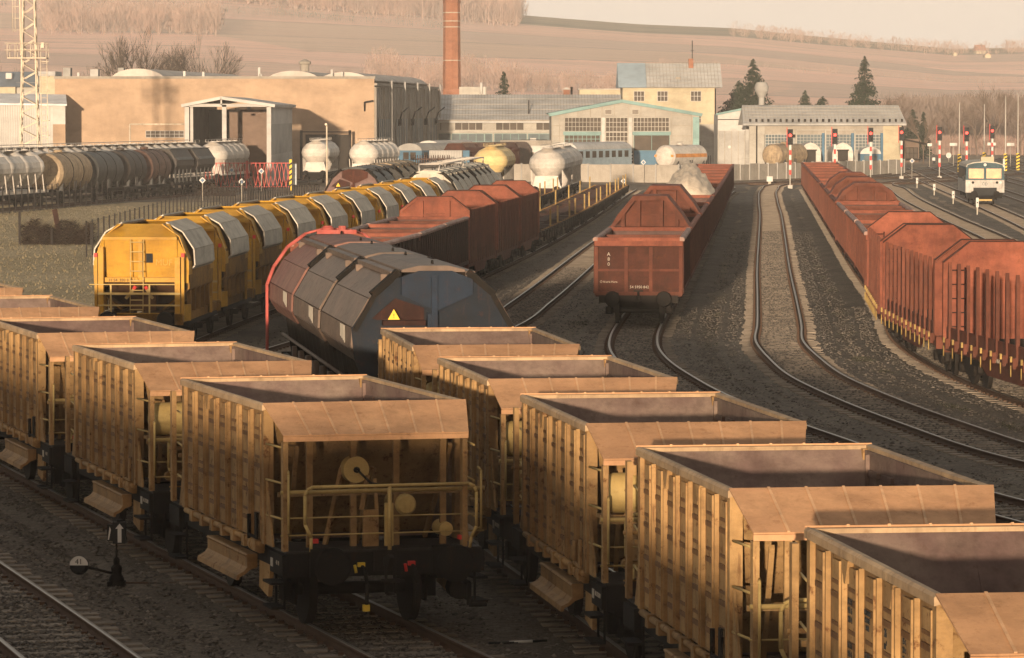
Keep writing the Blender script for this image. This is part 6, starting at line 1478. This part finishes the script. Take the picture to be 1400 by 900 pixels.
# ================================================================ trees
bark = flat("grey_bark", (.085,.065,.05)); needle = flat("dark_needles", (.035,.048,.028), .9, 0, .5, .3)
def conifer(px, pt, pb, Y, lb, wid=.30, zb=None):
    x = PX(px,Y); z0 = 0 if zb is None else zb; h = PZ(pt,Y)-z0; r = empty("conifer",(x,Y,z0),0,lb,"conifer"); m = MB(); m.tube((0,0,0),(0,0,h*.96),h*.018,.03); m.build("trunk", bark, r)
    vs = []; rr = np.random.default_rng(int(px)); nb = 300
    for k in range(nb):
        t = rr.random()**.75; zz = h*(.1+.88*t); L = h*wid*(1-t)**.8*rr.uniform(.65,1.25)+.15; a = rr.uniform(0,6.28); ca, sa = math.cos(a), math.sin(a); drop = -.28*L
        for j in range(26):
            s = rr.uniform(.12,1); cx_, cy_, cz_ = ca*L*s, sa*L*s, zz+drop*s+rr.normal(0,.04*L+.03); w = L*.12*rr.uniform(.5,1.4)+.05; b2 = rr.uniform(0,6.28); 
            vs += [(cx_,cy_,cz_+w*.4),(cx_+math.cos(b2)*w,cy_+math.sin(b2)*w,cz_-w*rr.uniform(.1,.9)),(cx_+math.cos(b2+.9)*w,cy_+math.sin(b2+.9)*w,cz_-w*rr.uniform(0,.7))]
    np_mesh("crown", vs, np.arange(len(vs)).reshape(-1,3), needle, r)
conifer(1181,74,150,590,"tall dark conifer behind the depot hall roof",.24); conifer(1029,78,150,590,"leaning tall conifer right of the yellow house",.30); conifer(688.5,95,130,600,"single small conifer behind the workshop roof",.2)
conifer(1100,122,146,600,"short round pine above the depot hall roof",.28); conifer(1262,152,205,640,"narrow conifer among bushes right of the depot hall",.16); conifer(1124,130,146,610,"low dark pine right of the short round one",.5); conifer(1247,148,205,660,"dark bushy pine behind the hut",.3)
conifer(1010,108,150,600,"dark bushy conifer crowding the leaning tall one",.5)
def bare_tree(px, pt, Y, lb, seed, spread=.5, z0=0, levels=6, mat=None):
    x = PX(px,Y); h = PZ(pt,Y)-z0; r = empty("bare_tree",(x,Y,z0),0,lb,"bare tree"); rr = random.Random(seed); tr = MB(); tw = MB()
    def grow(p, d, L, rad, lv):
        q = p+d*L; (tr if lv < 2 else tw).tube(p, q, rad, rad*.7, n=5 if lv < 2 else 3, cap=False)
        if lv >= levels: return
        for k in range(3 if lv else 5):
            a_ = k*1.9+rr.uniform(-.5,.5); nd = (Vector((math.cos(a_)*.95, math.sin(a_)*.95, 1.15)) if lv == 0 else d+Vector((rr.uniform(-1,1),rr.uniform(-1,1),rr.uniform(-.35,.6)))*spread).normalized(); grow(p+d*L*rr.uniform(.65,1), nd, L*rr.uniform(.66,.86), rad*.62, lv+1)
    grow(Vector((0,0,0)), Vector((rr.uniform(-.05,.05),0,1)), h*.30, h*.018, 0)
    zm = max(v[2] for v in tr.v+tw.v); sc_ = h/zm
    for q in (tr, tw): q.v = [(a*sc_*.62, b*sc_*.62, c*sc_) for a, b, c in q.v]
    tr.build("trunk", mat or bark, r, flip=False); tw.build("crown", mat or bark, r, flip=False)
pale_bark = flat("pale_bark", (.14,.10,.075))
bare_tree(181,30,560,"wide bare tree above the barrel vault of the warehouse",3,.66); bare_tree(272,38,560,"bare tree above the loading shed roof",8,.66); bare_tree(234,60,565,"smaller bare tree between the two wide ones",5,.66); bare_tree(135,86,565,"low bare bush at the left end of the warehouse roof",21,.9)
bare_tree(1358,106,690,"tall bare tree at the right behind the masts",12,.6,mat=pale_bark); bare_tree(1335,124,700,"bare tree left of the tall one at the right",14,.7,mat=pale_bark); bare_tree(1262,150,600,"pale slender bare tree right of the hut",17,.5,mat=pale_bark); bare_tree(1300,135,720,"bare tree above the fifth signal",31,.8,mat=pale_bark)
bare_tree(818,112,620,"bare tree behind the workshop roof left of the yellow house",33,.9,mat=pale_bark); bare_tree(1215,122,640,"bare bushy tree right of the tall dark conifer",35,.8,mat=pale_bark); bare_tree(5,84,700,"bare tree at the far left frame edge",37,.8,mat=pale_bark); bare_tree(1395,128,700,"bare tree at the right frame edge",41,.7,mat=pale_bark)
# ================================================================ added unseen block behind the camera, shaped to shade the foreground
def shade_caster():
    root = empty("added_shade_block", (0,0,0), 0, "long grey unseen block added behind the viewpoint to shade the foreground", "building")
    sa, ca = math.sin(R(SUN_AZ)), math.cos(R(SUN_AZ)); D = 14.0; tn = math.tan(R(SUN_EL))
    # top edge of the block over q (across the sun), height so that the shade reaches z about 2.8 on the near rows
    anchors = [(-13.0,85,2.75),(-9.4,78.1,2.75),(-6.4,69,2.75),(-1.5,66,2.8),(-3.5,59.5,2.95),(.6,59.5,2.9),(.9,55.4,2.6),(2.4,46,2.4),(3.7,35,2.2),(9,22,2.2),(26,12,2.2)]
    pts = sorted((x*ca-y*sa, x*sa+y*ca+(z-2.75)/tn) for x, y, z in anchors)
    prof = [(q, 2.75+tn*(t+D)) for q, t in pts]
    m = MB(); n = len(prof); poly = [(prof[0][0],0)]+prof+[(prof[-1][0],0)]
    vs = []
    for dd in (-D, -D-12):
        for q, z in poly: vs.append((q*ca+dd*sa, -q*sa+dd*ca, z))
    k = len(poly); m.add(vs, [(i,(i+1)%k,(i+1)%k+k,i+k) for i in range(k)]+[tuple(range(k)), tuple(range(k,2*k))])
    m.build("shade_block_body", flat("shade_block_grey",(.3,.28,.25)), root)
shade_caster()
